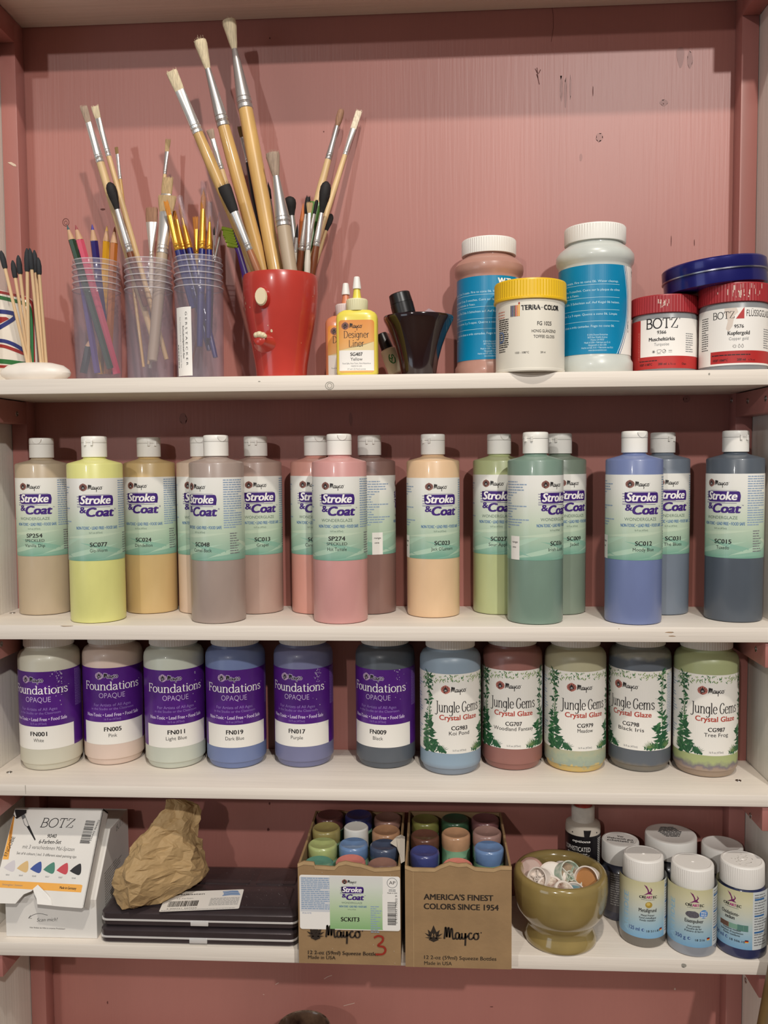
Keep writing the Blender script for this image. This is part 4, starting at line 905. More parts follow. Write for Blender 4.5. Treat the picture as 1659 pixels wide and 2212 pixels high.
# toothbrush
tb = thing('toothbrush', 'lime green toothbrush with purple handle at the left rim of the red cup', 'toothbrush', at(538, 612, .066), 0)
v_ = at(503, 494, .070)-at(538, 612, .066); v0 = at(538, 612, .066)
MB().sweep((0, 0, 0), v_, [(-.55, .0062, .003), (.0, .0066, .003), (.55, .0040, .0028), (.75, .0058, .0028), (.97, .0066, .0028), (1, .004, .002)], M('purple_plastic', (92, 50, 150), .3), 16).build('handle', tb)
lime = M('lime_bristle', (176, 206, 66), .6); bb = MB(); rd = random.Random(3)
for i in range(7):
    for j in range(3):
        f = .66+.30*i/6; p_ = v_*f+Vector((0, (j-1)*.0028, 0)); dr = Vector((-.0135, -.001, .003+.0015*math.sin(i)))*rd.uniform(.92, 1.08)
        bb.sweep(p_, p_+dr, [(0, .0016, .0016), (.6, .0021, .0021), (1, .0024, .0024)], lime, 8)
bb.build('bristles', tb)

# --- liner bottles
GL = 'small pointed liner bottles'
orange_lab = ramp_mat('orange_label', [(0, (226, 170, 96)), (.25, (222, 178, 120)), (.55, (228, 164, 88)), (1, (222, 138, 62))], 0.004, .072, .4)
def liner(xc, xl, xr, ybase, ysh, ynk, Yc, rgb, label, code, name, tint):
    k = pxm(Yc); p = at(xc, 740, Yc); t = thing('liner_bottle', label, 'bottle', (p.x, Yc, S1), 0, GL)
    zz = lambda y: max(0, at(xc, y, Yc).z-S1); w_ = (xr-xl)/2*k; pm = M('liner_'+name, rgb, .3, coat=.2); ry = .56
    b = MB(); vs = []; secs = [(.86, .86, 0), (.96, .95, .0015), (1, 1, .005), (1, 1, zz(ysh)-.006), (.97, .96, zz(ysh)-.0025), (.88, .86, zz(ysh)+.0005), (.70, .74, zz(ysh)+.003), (.46, .72, zz(ynk)-.002), (.34, .55, zz(ynk)), (.33, .54, zz(ynk)+.004)]
    n = 40; fs = []
    for a_, b_, z in secs:
        for i in range(n):
            an = 2*PI*i/n; c_, s_ = math.cos(an), math.sin(an); e = .55
            vs.append((w_*a_*math.copysign(abs(c_)**e, c_), w_*ry*b_*math.copysign(abs(s_)**e, s_), z))
    for i in range(len(secs)-1):
        for j in range(n): fs.append((i*n+j, i*n+(j+1) % n, (i+1)*n+(j+1) % n, (i+1)*n+j))
    fs += [tuple(reversed(range(n))), tuple((len(secs)-1)*n+j for j in range(n))]
    b.add(vs, fs, pm); b.build('body', t, angle=40)
    z0 = zz(ynk)+.0005; rc_ = .5*46*k*(w_/(44*k))
    MB().lathe([(rc_*.96, z0), (rc_, z0+.0008), (rc_, z0+.0125), (rc_*.92, z0+.0140)], M('frosted_'+name, tint, .35), 60, rib=(0, .0004, 1, 2)).build('collar', t, angle=25)
    z1 = z0+.014; MB().lathe([(rc_*.42, z1), (rc_*.26, z1+.0150)], M('nozzle_'+name, rgb, .35), 24).build('nozzle', t)
    MB().lathe([(rc_*.40, z1+.0125), (rc_*.40, z1+.014), (rc_*.27, z1+.0262), (rc_*.20, z1+.0270)], cap_white, 24).build('tip_cap', t)
    A = Art(); A.rrect(-21.5, 4, 21.5, 62, 3.5, orange_lab, 0)
    A.rect(-21, 6, 21, 28.5, paper, .4); A.poly([(-21, 28.5), (21, 28.5), (21, 38), (6, 33), (-8, 31)], M('label_swoosh', (226, 206, 156), .45), .5)
    logo(A, -8, 53.2, 2.9, ink, petal=lotus)
    pen(A, 'Designer', 0, 42.3, 5.0, 31, ink, 2, thick=.15, thin=.06, serif=False); pen(A, 'Liner', 0, 32.4, 5.0, 19, ink, 2, thick=.15, thin=.06, serif=False)
    A.text(code, 0, 22.2, 3.8, ink, 2, w=15, bold=.04); A.text(name, 0, 17, 3.5, ink, 2, w=14.5)
    A.text('Food Safe, Non-Toxic, Non-Hazardous', 0, 13.2, 1.7, grey_ink, 2, w=34); A.text('MADE IN USA', 0, 10.2, 1.6, grey_ink, 2, w=13); A.text('37 ml/1.25 fluid ounces', 0, 7, 1.6, grey_ink, 2, w=22)
    sc_ = (zz(ysh)-.005)/.066
    def mp(u, v, L):
        xx = u*.001*w_/.0245*.97; f = min(1, abs(xx)/w_); yy = w_*ry*(1-f**(2/.55))**(.275)
        return Vector((xx, -yy-.00007*(1+L)-.00002, v*.001*sc_))
    A.build('label', t, mp, grid=2)
liner(748, 704, 792, 810, 690, 684, .090, (214, 134, 96), 'orange pointed liner bottle half hidden behind the yellow one', '', 'Orange', (222, 206, 200))
liner(772, 728, 817, 811, 678, 674, .034, (232, 214, 88), 'yellow pointed liner bottle in front', 'SG407', 'Yellow', (228, 222, 180))

# --- dark pot with tilted bottle inside, small tube behind
potm = M('dark_brown_glaze', (34, 18, 20), .12, coat=.8); k = pxm(.062); pc = at(904, 745, .062)
pt = thing('glazed_pot', 'dark brown glazed flaring pot with small black capped bottle inside', 'pot', (pc.x, .062, S1))
zz = lambda y: max(0, at(904, y, .062).z-S1)
o_pr = [(36*k, 0), (37*k, .003), (42*k, zz(780)), (50*k, zz(750)), (60*k, zz(722)), (68*k, zz(705)), (73.5*k, zz(694)), (75*k, zz(688)), (74*k, zz(685))]
i_pr = [(71.5*k, zz(685.5)), (69*k, zz(692)), (58*k, zz(718)), (45*k, zz(752)), (34*k, zz(785))]
MB().lathe(o_pr+i_pr, potm, 64, ry=.93).build('pot_body', pt, angle=45)
bt = thing('small_bottle', 'black capped clear bottle leaning inside the dark pot', 'bottle', at(884, 720, .060), 0)
v_ = at(862, 634, .060)-at(884, 720, .060); k6 = pxm(.06)
MB().sweep((0, 0, 0), v_, [(-.45, 22*k6, 22*k6), (.38, 23*k6, 23*k6), (.45, 20*k6, 20*k6), (.5, 18*k6, 18*k6)], clear_mat('clear_bottle', (190, 180, 184), .5), 24).build('body', bt)
MB().sweep((0, 0, 0), v_, [(.47, 23.5*k6, 23.5*k6), (.48, 24.5*k6, 24.5*k6), (.73, 24.5*k6, 24.5*k6), (.735, 23.6*k6, 23.6*k6), (.75, 23.6*k6, 23.6*k6), (.755, 24*k6, 24*k6), (.98, 22.5*k6, 22.5*k6), (1, 20.5*k6, 20.5*k6)], M('black_plastic', (20, 18, 18), .35), 32).build('cap', bt)
fo = MB().prism([at(918, 672, .060), at(926, 666, .060), at(975, 691, .060), at(972, 700, .060), at(925, 722, .06), at(908, 705, .06)], (0, 1, 0), .0006, clear_mat('clear_film', (206, 196, 204), .7)).build('plastic_strip'); tag(fo, 'clear plastic strip sticking out of the dark pot', 'strip')
ts = thing('glue_tube', 'small white tube with black cap and green emblem leaning behind the dark pot', 'tube', at(858, 806, .098), 0)
v_ = at(824, 722, .104)-at(858, 806, .098); k9 = pxm(.1)
MB().sweep((0, 0, 0), v_, [(0, 17*k9, 8*k9), (.03, 18*k9, 11*k9), (.35, 18*k9, 15*k9), (.58, 17*k9, 15*k9), (.62, 12*k9, 12*k9)], M('ivory_plastic', (214, 204, 176), .4), 24).build('body', ts)
MB().sweep((0, 0, 0), v_, [(.60, 11*k9, 11*k9), (.61, 13.5*k9, 13.5*k9), (.98, 12*k9, 12*k9), (1, 11*k9, 11*k9)], M('black_plastic', (20, 18, 18), .35), 28).build('cap', ts)
A = Art(); gm = M('green_emblem', (44, 118, 62), .4)
A.stroke(sm((3, 5), (4.5, 0), (3, -5.5), (0, -6), (-2.5, -2), (-2, 3), (0, 6)), 1.3, gm, 1); A.stroke(sm((-2.2, 3), (0, 0), (2.5, 1)), 1.2, gm, 1); A.stroke(sm((2, 5), (1, 0), (-1, -4)), 1.1, gm, 1)
al = v_.normalized(); sd = al.cross(Vector((0, 1, 0))).normalized(); nn = sd.cross(al)
if nn.y > 0: nn = -nn
A.build('emblem', ts, lambda u, v, L: v_*.33+sd*(-u*.001 if sd.x < 0 else u*.001)+al*(v*.001)+nn*(15.4*k9-.5*(u*.001)**2/(15*k9)))

# --- big jars with blue wraps
teal = M('teal_wrap', (0, 128, 172), .35, nz=((20, 20, 20), .06)); pale_ink = M('pale_ink', (196, 226, 236), .5); deep_blue = M('deep_blue_rule', (24, 74, 130), .5)
GD = 'large jars with blue wraps'
def blue_jar(xc, Yc, R, h, rgb, label, phi, pale):
    p = at(xc, 680, Yc); t = thing('large_jar', label, 'jar', (p.x, Yc, S1), 0, GD); s = h/.178
    pm = M('jar_glaze_%d' % xc, rgb, .32, nz=((30, 30, 30), .06), coat=.2); f = lambda z: z*s
    MB().lathe([(R-.004, 0), (R-.001, .0015), (R, .005), (R, f(.015)), (R-.0022, f(.019)), (R-.0026, f(.022)), (R-.0026, f(.128)), (R-.0022, f(.131)), (R, f(.134)), (R+.0008, f(.139)), (R+.0004, f(.144)), (R-.003, f(.149)), (R-.009, f(.154)), (R-.0125, f(.1565)), (R-.013, f(.161))], pm, 72).build('body', t, angle=30)
    lr = R*.80; MB().lathe([(lr-.0004, f(.1585)), (lr, f(.1590)), (lr, f(.1765)), (lr-.0008, f(.1778)), (lr-.003, f(.178))], cap_white, 140, rib=(0, .0005, 1, 2)).build('lid', t, angle=20)
    A = Art(); hh = f(.104)*1000; q = 1.0
    A.rect(-150, 0, 44, hh, teal, 0); A.rect(44, 0, 140, hh, paper, 0)
    e = [(44+8*math.sin(PI*j/16)-(10*(1-j/16)**3), hh*j/16) for j in range(17)]
    A.poly([(35, 0)]+[(a_, b_) for a_, b_ in e]+[(44, hh)], teal, .2); A.poly([(60, 0), (36, 0)]+e[1:]+[(60, hh)], paper, .3)
    for d_, c_ in ((.6, deep_blue), (2.2, paper), (3.4, deep_blue), (-1.2, pale_ink)): A.stroke([(a_+d_, b_) for a_, b_ in e], .8, c_, .6)
    x0, x1 = -52, 36; rows = [('Apply 2 to 3 coats. Fire to cone 06. Water cleanup.', .80), ('Appliquer 2 ou 3 couches. Cuire sur la plaque de c\u00f4ne', .705), ('06. Se nettoie \u00e0 l\'eau.', .655), ('Tragen Sie 2 bis 3 Schichten auf. Auf Kegel 06 heizen.', .565), ('Wasser.', .515), ('Aplique entre 2 y 3 capas. Queme a cono 06. Limpie', .435), ('Aplique de duas a tr\u00eas camadas. Fogo no cone 06.', .300), ('\u00c1gua.', .25)]
    for s_, v in rows: A.text(s_, x0, hh*v, 2.5, pale_ink, 1, w=(x1-x0)*min(1, len(s_)/52), al='l')
    for v in (.775, .630, .490, .365): A.rect(x0-30, hh*v, x1, hh*v+.35, pale_ink, 1)
    for i, s_ in enumerate(('\u00a9 2016 Duncan Enterprises', '5673 East Shields Avenue', 'Fresno, CA 93727', 'Made in USA \u2022 Fabriqu\u00e9 aux \u00c9.-U.', 'Hergestellt in den USA', 'Hecho en E.E. U.U. \u2022 Fabricado nos E.U.', 'www.duncanceramics.com')):
        A.text(s_, 9, hh*(.205-.029*i), 1.9, pale_ink, 1, w=.95*len(s_))
    if pale: A.text('Y', 66, hh*.9, 7, ink, 2, shear=.3); A.vlines(52, 1, 2, 1.6, 26, 40, grey_ink, 2)
    else: A.text('W', 20, hh*.90, 7, paper, 2, w=10, bold=.05); A.text('TI', 29.5, hh*.90, 7, paper, 2, w=7, bold=.05)
    A.build('wrap', t, cyl_map(R-.0024, f(.0228), phi+face(p.x, Yc)), grid=2.6)
    return t
jd = blue_jar(1056, .0985, .0425, .1725, (178, 134, 120), 'large jar of brownish pink glaze with blue wrap, behind the yellow lidded tub', -.10, False)
jb = blue_jar(1284, .0665, .0455, .1765, (196, 200, 194), 'large jar of pale grey glaze with blue wrap, right of the yellow lidded tub', -.12, True)
jr = next(o for o in jd.children if o.name.startswith('body'))
# --- yellow lid tub
tub = at(1145, 720, .0290); tt = thing('glaze_tub', 'white tub with yellow lid standing in front of the two large jars', 'tub', (tub.x, .0290, S1))
Rt = .0404; zt = lambda y: max(0, at(1144, y, -.002).z-S1)
MB().lathe([(Rt-.001, 0), (Rt, .001), (Rt, .0035), (Rt-.0004, .004), (Rt-.0004, .0815), (Rt-.0018, .082), (Rt-.0018, .086)], M('tub_white', (228, 222, 208), .42), 64).build('body', tt, angle=30)
ylw = M('yellow_lid', (232, 188, 32), .38)
MB().lathe([(Rt+.0002, .0815), (Rt+.0022, .0820), (Rt+.0022, .0842), (Rt+.0015, .0848), (Rt+.0013, .1028), (Rt+.0005, .1044), (Rt-.001, .105)], ylw, 150, rib=(0, .0004, 3, 4)).build('lid', tt, angle=20)
A = Art(); cols = [(44, 40, 66), (58, 62, 110), (60, 50, 50), (176, 66, 52), (226, 132, 52), (236, 170, 60)]
for i, c in enumerate(cols): A.rect(-24+i*2.0, 62.5, -22.6+i*2.0, 75+(1.2 if i == 5 else 0)-.0*i, M('stripe_%d' % i, c, .5), 1)
A.disc(-13.3, 77, 1.2, 1.2, M('stripe_3', cols[3], .5), 1, 10)
A.text('TERRA', 0, 69, 5.3, ink, 2, w=22, bold=.06); A.text('\u2022\u2022', 12.8, 70, 3, grey_ink, 2); A.text('COLOR', 25.5, 69, 5.3, ink, 2, w=21, bold=.06)
for x in (-8.2, -3.4, 2.4, 7.2, 19, 24): A.rect(x, 69, x+.45, 74.6, M('tub_white', (228, 222, 208), .42), 3)
A.text('FG 1025', 16, 51.5, 4.3, ink, 2, w=17.5, bold=.01); A.text('HONIG GL\u00c4NZEND', 16, 43.5, 3.2, ink, 2, w=30); A.text('TOFFEE GLOSS', 16, 37.3, 3.2, ink, 2, w=26)
A.text('1020 - 1080\u00b0C', -10, 20.2, 2.1, ink, 2, w=16); A.text('200 ml', 14, 20.2, 2.0, ink, 2, w=6)
A.lines(-44, -27, 61, 14, 2.4, 1.1, ink, 1, seed=2); A.lines(-46, -33, 70, 3, 3.2, 1.1, M('faint_red_print', (206, 138, 120), .5), 1, seed=6)
A.text('D', -38, 34, 13, M('blue_stamp', (92, 116, 160), .5), 2, w=8.5, bold=.0); A.lines(-44, -32, 27, 2, 2.4, 1.0, ink, 1, seed=7)
A.build('print', tt, cyl_map(Rt-.0003, 0, .02+face(tub.x, .0290)), grid=2.6)

# --- two red lidded tubs and the blue tin on top
GBZ = 'red lidded glaze tubs'; red_lid = M('red_lid', (158, 38, 44), .42, nz=((40, 40, 40), .06)); lab_red = M('label_red', (178, 42, 40), .42); sym = ink
gr_clear = M('grey_tub_plastic', (132, 134, 136), .3)
def red_tub(xc, Yc, R, hl, h, label, second):
    p = at(xc, 720, Yc); t = thing('glaze_tub', label, 'tub', (p.x, Yc, S1), 0, GBZ)
    MB().lathe([(R-.0015, 0), (R-.0004, .001), (R-.0004, .0045), (R, .005), (R, hl-.002), (R-.001, hl), (R-.0015, hl+.003)], gr_clear, 64).build('body', t, angle=30)
    MB().lathe([(R+.0003, hl), (R+.0018, hl+.0006), (R+.0015, h-.0015), (R+.0008, h-.0002), (R-.002, h), (R*.6, h-.0006)], red_lid, 140, rib=(0, .0004, 1, 2)).build('lid', t, angle=20)
    A = Art(); hh = (hl-.0125)*1000
    A.rect(-80, 0, 80, hh, paper, 0)
    dab = M('paint_dab', (216, 202, 190), .6)
    if not second:
        A.rect(-80, 0, 80, 14.5, lab_red, .5); A.rect(-80, 0, -30, hh, lab_red, .6)
        pen(A, 'BOTZ', -3, 47.5, 7.4, 38, ink, 2, thick=.20, thin=.17); A.text('\u00ae', 17.5, 57, 1.8, ink, 2)
        A.text('9366', -3, 40.5, 3.9, ink, 2, w=10.5, bold=.03); A.text('Muschelt\u00fcrkis', -3, 32.5, 4.2, ink, 2, w=30, bold=.035); A.text('Turquoise', -3, 26.8, 3.4, grey_ink, 2, w=17)
        x = -12
        for i in range(4): a_ = math.radians(45*i); A.stroke([(x-2*math.cos(a_), 20-2*math.sin(a_)), (x+2*math.cos(a_), 20+2*math.sin(a_))], .35, ink, 2)
        A.stroke(sm((-8, 21.8), (-7.7, 19), (-5.6, 18.4), (-3.6, 19.6), (-3.4, 21.8), (-8, 21.8)), .35, ink, 2); A.rect(-8.3, 17.2, -3.4, 17.5, ink, 2)
        A.stroke(arc(0, 20, 2, 2, 0, 360, 14), .35, ink, 2); A.stroke(sm((0, 22.5), (1.4, 20.5), (-1, 19)), .35, ink, 2)
        A.rect(5, 20.6, 9, 21.1, ink, 2); A.rect(5, 18.8, 9, 19.1, ink, 2)
        A.text('1020\u00b0-1100\u00b0C', -22, 4, 2.6, ink, 2, w=17, bold=.03); A.text('200 ml', -2, 4, 2.6, ink, 2, w=9.5, bold=.03); A.text('6.76 oz', 9, 4, 2.2, ink, 2, w=9); A.text('Dan', 24, 4, 2.4, ink, 2, bold=.03)
        A.lines(-31, -8, 10, 1, 2, 1.0, ink, 2, seed=1)
        A.text('IRDENWARE', -31.3, 11.5, 2.4, M('label_red_pale', (206, 112, 104), .5), 2, w=33, al='l', rot=90)
        A.lines(26, 38, 41, 9, 2.6, 1.0, grey_ink, 1, seed=4)
    else:
        A.rect(-26, 2, 80, 16, lab_red, .5)
        pen(A, 'BOTZ', -11, 53, 5.0, 25, ink, 2, thick=.17, thin=.12)
        A.poly([(2.5, 52), (11.5, 52), (11.5, 65)], lab_red, 2); A.text('FL\u00dcSSIGGLASUR', 14, 54.5, 7.2, ink, 2, w=40, al='l')
        A.text('9576', 6, 41.5, 3.9, ink, 2, w=10.5, bold=.03); A.text('Kupfergold', 6, 34, 4.3, ink, 2, w=24, bold=.035); A.text('Copper gold', 6, 28, 3.4, grey_ink, 2, w=21)
        for i in range(8): a_ = math.radians(45*i+10); A.stroke([(1.5+1.0*math.cos(a_), 21+1.0*math.sin(a_)), (1.5+2.2*math.cos(a_), 21+2.2*math.sin(a_))], .4, ink, 2)
        for x in (6.5, 10): A.stroke(sm((x, 23.4), (x+1.2, 20.6), (x, 19.2), (x-1.2, 20.6), (x, 23.4)), .35, ink, 2)
        A.text('1020\u00b0-1060\u00b0C', -14, 4.5, 2.6, ink, 2, w=17, bold=.03); A.text('200 ml', 9, 4.5, 2.6, ink, 2, w=9.5, bold=.03); A.text('6.76 oz', 21, 4.5, 2.2, ink, 2, w=8)
        A.lines(-24, 20, 12, 1, 2, 1.1, ink, 2, seed=1); A.lines(-42, -30, 56, 15, 2.6, 1.0, ink, 1, seed=4)
        A.poly([(-10, hh), (3, hh), (5, hh-5), (1, hh-9), (-1, 44), (-5, 38), (-8, 41), (-6, 50), (-9, hh-7)], dab, .8); A.lines(38, 50, 41, 9, 2.6, 1.0, grey_ink, 1, seed=4)
    A.build('label', t, cyl_map(R+.0001, .0058, face(p.x, Yc)), grid=2.4)
    A = Art(); rd = random.Random(4+second); chalk = M('chalky_smear', (214, 190, 176), .7)
    for i in range(26 if second else 14):
        x = rd.gauss(10 if second else -2, 9 if second else 3.5); z = (hl+.004+rd.random()*(h-hl-.008)*(.8))*1000
        A.rect(x, z, x+rd.uniform(.4, 1.3), min((h-.002)*1000, z+rd.uniform(1, 7)*(1 if second else .8)), chalk, 0)
    A.build('smear', t, cyl_map(R+.0018, 0, face(p.x, Yc)), grid=2.0)
    return p
b1 = red_tub(1435, .0740, .0382, .0710, .0925, 'red lidded tub on the left of the pair, carrying the blue tin', 0)
b2 = red_tub(1584, .0450, .0382, .0770, .0990, 'red lidded tub on the right of the pair, lid smeared with dry glaze', 1)
tinm = M('blue_tin', (30, 30, 108), .25, metal=.35, coat=.3); tinedge = M('tin_edge', (176, 176, 186), .25, metal=1)
Yc = .064; k = pxm(Yc); Rt2 = 104*k; bc = at(1545, 600, Yc)
dzx = (.0990-.0925)/(b2.x-b1.x); ang = -math.atan(dzx)
tn = thing('round_tin', 'round dark blue tin lying across the two red lids', 'tin', (bc.x, Yc, S1+.0925+(bc.x-b1.x)*dzx+.0016)); tn.rotation_euler = (0, ang*1.0, 0)
hT = .031
MB().lathe([(Rt2*.93, 0), (Rt2*.97, .001), (Rt2*.975, .003), (Rt2*.975, hT*.5)], tinm, 72).build('base', tn)
MB().lathe([(Rt2*.978, hT*.47), (Rt2*1.004, hT*.485), (Rt2*1.004, hT*.535), (Rt2*.978, hT*.55)], tinedge, 72).build('edge', tn)
MB().lathe([(Rt2*.985, hT*.53), (Rt2*.995, hT*.56), (Rt2*.99, hT*.93), (Rt2*.965, hT*.985), (Rt2*.93, hT)], tinm, 72).build('lid', tn)

# ================================================================ FOURTH SHELF
S4 = Z['s4']
# --- white paint set box with its torn front lid
card_w = M('white_card', (226, 222, 216), .55, nz=((30, 30, 30), .03)); card_g = M('grey_card', (182, 176, 170), .6); card_in = M('card_inside', (196, 184, 166), .7)
orange_ink = M('orange_ink', (238, 172, 76), .5)
fr = on(210, 2028, S4); bxr, byf = fr.x, .012
ztop = at(278, 1747, .128).z; WB = bxr-(XL+.0025)
bx = thing('paint_set_box', 'white card box of pen paints with torn front lid, left end of the shelf', 'box', (bxr, byf, S4))
o0 = Vector((bxr, byf, S4)); hb = ztop-S4
prof = [(0, 0), (0, .050), (.052, hb), (.116, hb), (.116, 0)]
MB().prism([Vector((0, y, z)) for y, z in prof], (-1, 0, 0), WB, card_w).build('carton', bx, smooth=False, bevel=.0008); carton_o = bx.children[0]
A = Art(); pr_m = M('card_print', (150, 142, 136), .6)
A.lines(28, 88, 70, 18, 3.4, 1.3, pr_m, 1, seed=3, full=False, rag=.2); pen(A, 'BOTZ', 84, 106, 6, 26, pr_m, 1, thick=.16, thin=.12)
absorb(carton_o, A.build('side_print', bx, flat_map((.0001, 0, 0), (0, 1, 0), (0, 0, 1)), clip=(4, 112, 4, hb*1000-4)))
# lid: a shallow tray lying on the slanted front, its lower end sticking out
TL, TR, BR = at(12, 1733, .060), at(229, 1747, .060), at(180, 1962, -.010)
ux = Vector((1, 0, 0)); vy = (TR-BR); vy.x = 0; hL = vy.length; vy.normalize(); nl = Vector((0, -vy.z, vy.y)); wL = WB
ll = Vector((BR.x, BR.y, BR.z)) - o0
lx = lambda u, v: ll+ux*(u-wL)+vy*v            # u from the left end, v from the lower edge
R_ = wL
def pxl(x, y):                                 # pixel -> (u, v) on the lid face
    d = ray(x, y); P0 = ll+o0; s_ = (P0-CAM).dot(nl)/d.dot(nl); q = CAM+d*s_-P0; return (q.x+wL, q.dot(vy))
def pc_(cx, cy): return pxl(cx/3.607, 1690+cy/3.607)
edge = [(0, 0)]+[pc_(*q) for q in ((120, 945), (150, 910), (185, 872), (240, 850), (262, 832), (268, 870), (285, 905), (290, 950), (470, 968))]+[(wL-.002, 0), (wL, .0015), (wL, hL-.001), (wL-.002, hL), (0, hL)]
edge[0] = (0, edge[1][1])
tk = .0016
lidm = MB()
lidm.prism([lx(u, v) for u, v in edge], -nl, tk, card_w)
lidm.prism([lx(wL-tk, hL), lx(wL, hL), lx(wL, hL)-nl*.020, lx(wL-tk, hL)-nl*.020], -vy, hL*.985, card_w)
lidm.prism([lx(0, hL-tk), lx(wL, hL-tk), lx(wL, hL), lx(0, hL)], -nl, .020, card_w)
lidm.build('lid', bx, smooth=False)
tear = MB(); P = [pc_(*q) for q in ((262, 832), (300, 800), (352, 850), (400, 905), (408, 960), (292, 950), (285, 905), (268, 870))]
tear.prism([lx(u, v)+nl*(.0022 if i < 3 else .0006) for i, (u, v) in enumerate(P)], -nl, .0005, paper); tear.build('torn_flap', bx, smooth=False)
A = Art(); mmu = lambda cx, cy: tuple(q*1000 for q in pc_(cx, cy))
def quad(pts, mt, L=1): A.poly([mmu(*q) for q in pts], mt, L)
def sm_poly(pts, mt, L=1): A.poly(smooth_pts([mmu(*q) for q in pts]+[mmu(*pts[0])], 4)[:-1], mt, L)
e0 = (0, 0)
A.poly([(mmu(72, 208)[0]+1, mmu(72, 208)[1]), (mmu(104, 262)[0]+2, mmu(104, 262)[1]), (mmu(18, 600)[0]+8, mmu(18, 600)[1]), (.5, mmu(10, 600)[1]), (.5, mmu(40, 215)[1])], orange_ink, 1)
quad([(-20, 762), (630, 797), (643, 803), (632, 858), (-30, 818)], orange_ink, 1)
A.text('ENGOBE', mmu(22, 590)[0]+4.5, mmu(22, 590)[1]+2, 4.6, ink, 2, w=24, al='l', rot=78)
u_, v_ = mmu(438, 350); pen(A, 'BOTZ', u_, v_, 7.2, 44, ink, 2, thick=.15, thin=.12, slant=.22); A.text('\u00ae', mmu(577, 300)[0], mmu(577, 303)[1], 2, ink, 2)
A.text('9040', *mmu(402, 433), 4.6, ink, 2, w=12, bold=.015, shear=.15); A.text('6-Farben-Set', *mmu(388, 478), 4.8, ink, 2, w=29, bold=.015, shear=.12)
A.text('mit 3 verschiedenen Mal-Spitzen', *mmu(375, 525), 4.4, ink, 2, w=68, shear=.1, bold=-.01, rot=-2)
A.text('Set of 6 colours | incl. 3 different sized painting tips', *mmu(360, 575), 3.0, ink, 2, w=78, rot=-2.5)
for i, c in enumerate(((206, 200, 204), (214, 180, 124), (60, 82, 150), (74, 130, 112), (196, 70, 80), (34, 32, 36))):
    x = 28+103*i; y = 655+5.2*i
    sm_poly([(x, y+10), (x+35, y-22), (x+80, y-48), (x+90, y-30), (x+88, y+20), (x+70, y+42), (x+35, y+30)], M('swatch_%d' % i, c, .5), 1)
    A.text(('9041', '9049', '9048', '9057', '9087', '9048')[i], *mmu(x+30, y+72), 1.8, grey_ink, 2)
A.text('Made in Germany', *mmu(528, 833), 2.9, ink, 2, w=17*1.25, bold=.03, rot=-2); A.text('Steinzeugglasur | Stoneware', *mmu(95, 806), 2.2, grey_ink, 2, w=26, rot=-2)
quad([(75, 210), (208, 214), (205, 240), (130, 285), (105, 262)], ink, 2); quad([(98, 214), (112, 214), (128, 270), (118, 272)], paper, 3)
quad([(165, 262), (192, 248), (202, 272), (176, 290)], grey_ink, 2); A.stroke([mmu(172, 268), mmu(192, 330), mmu(228, 362)], .5, ink, 2); A.stroke([mmu(196, 262), mmu(222, 330), mmu(228, 350)], .5, ink, 2)
quad([(208, 345), (228, 335), (278, 445), (272, 455)], ink, 2)
rd = random.Random(11); yb_ = 296
for i in range(30):
    hh_ = rd.choice((2.2, 3.5, 5.5)); a_, b_ = (670-yb_*.0+ -(yb_-296)*.28, yb_), (742-(yb_-296)*.28, yb_+4)
    quad([a_, b_, (b_[0], b_[1]+hh_*.8), (a_[0], a_[1]+hh_*.8)], ink, 2); yb_ += 6.1
A.text('4 036442 904002', *mmu(700, 480), 2.2, ink, 2, w=30, al='l', rot=77)
A.build('lid_print', bx, lambda u, v, L: lx(u*.001, v*.001)+nl*(.00006*(1+L)), clip=(.3, wL*1000-.3, .3, hL*1000-.3))
A = Art()
def bq(cx, cy):
    q = at(cx/3.607, 1690+cy/3.607, byf)-o0; return (q.x*1000, q.z*1000)
A.stroke(smooth_pts([bq(372, 1035), bq(310, 1022), bq(260, 1032), bq(222, 1058)], 5), .5, ink, 1); A.stroke([bq(240, 1035), bq(222, 1058), bq(248, 1060)], .5, ink, 1)
A.text('Scan mich!', *bq(370, 1082), 4.4, ink, 2, w=27, shear=.3, bold=-.012, rot=3); A.text('Hier findest du Infos zu unseren Produkten!', *bq(370, 1140), 1.7, ink, 2, w=45, rot=-1)
A.build('front_print', bx, lambda u, v, L: Vector((u*.001, -.0001*(1+L), v*.001)))

# --- two flat metal paint tins
tin_d = M('dark_tin', (66, 57, 60), .32, metal=.35, nz=((30, 30, 30), .12), coat=.25); tin_e = M('bright_tin_edge', (232, 230, 228), .25, metal=.35); dry = M('dried_paint_specks', (170, 160, 160), .7)
GT = 'flat metal paint tins'
xl_, xr_ = at(213, 2035, .004).x+.001, at(642, 2035, .004).x; yf, yr = .003, .128; hT = .0215
def rr_out(x0, x1, y0, y1, r, n=6):
    o = []
    for cx, cy, a0 in ((x1-r, y0+r, -90), (x1-r, y1-r, 0), (x0+r, y1-r, 90), (x0+r, y0+r, 180)):
        for k_ in range(n+1): a_ = math.radians(a0+90*k_/n); o.append((cx+r*math.cos(a_), cy+r*math.sin(a_)))
    return o
def loft(mb, rings, mat):
    n = len(rings[0]); vs = [p for r in rings for p in r]; fs = [tuple(reversed(range(n))), tuple((len(rings)-1)*n+i for i in range(n))]
    for i in range(len(rings)-1):
        for j in range(n): fs.append((i*n+j, i*n+(j+1) % n, (i+1)*n+(j+1) % n, (i+1)*n+j))
    return mb.add(vs, fs, mat)
wT, dT = xr_-xl_, yr-yf
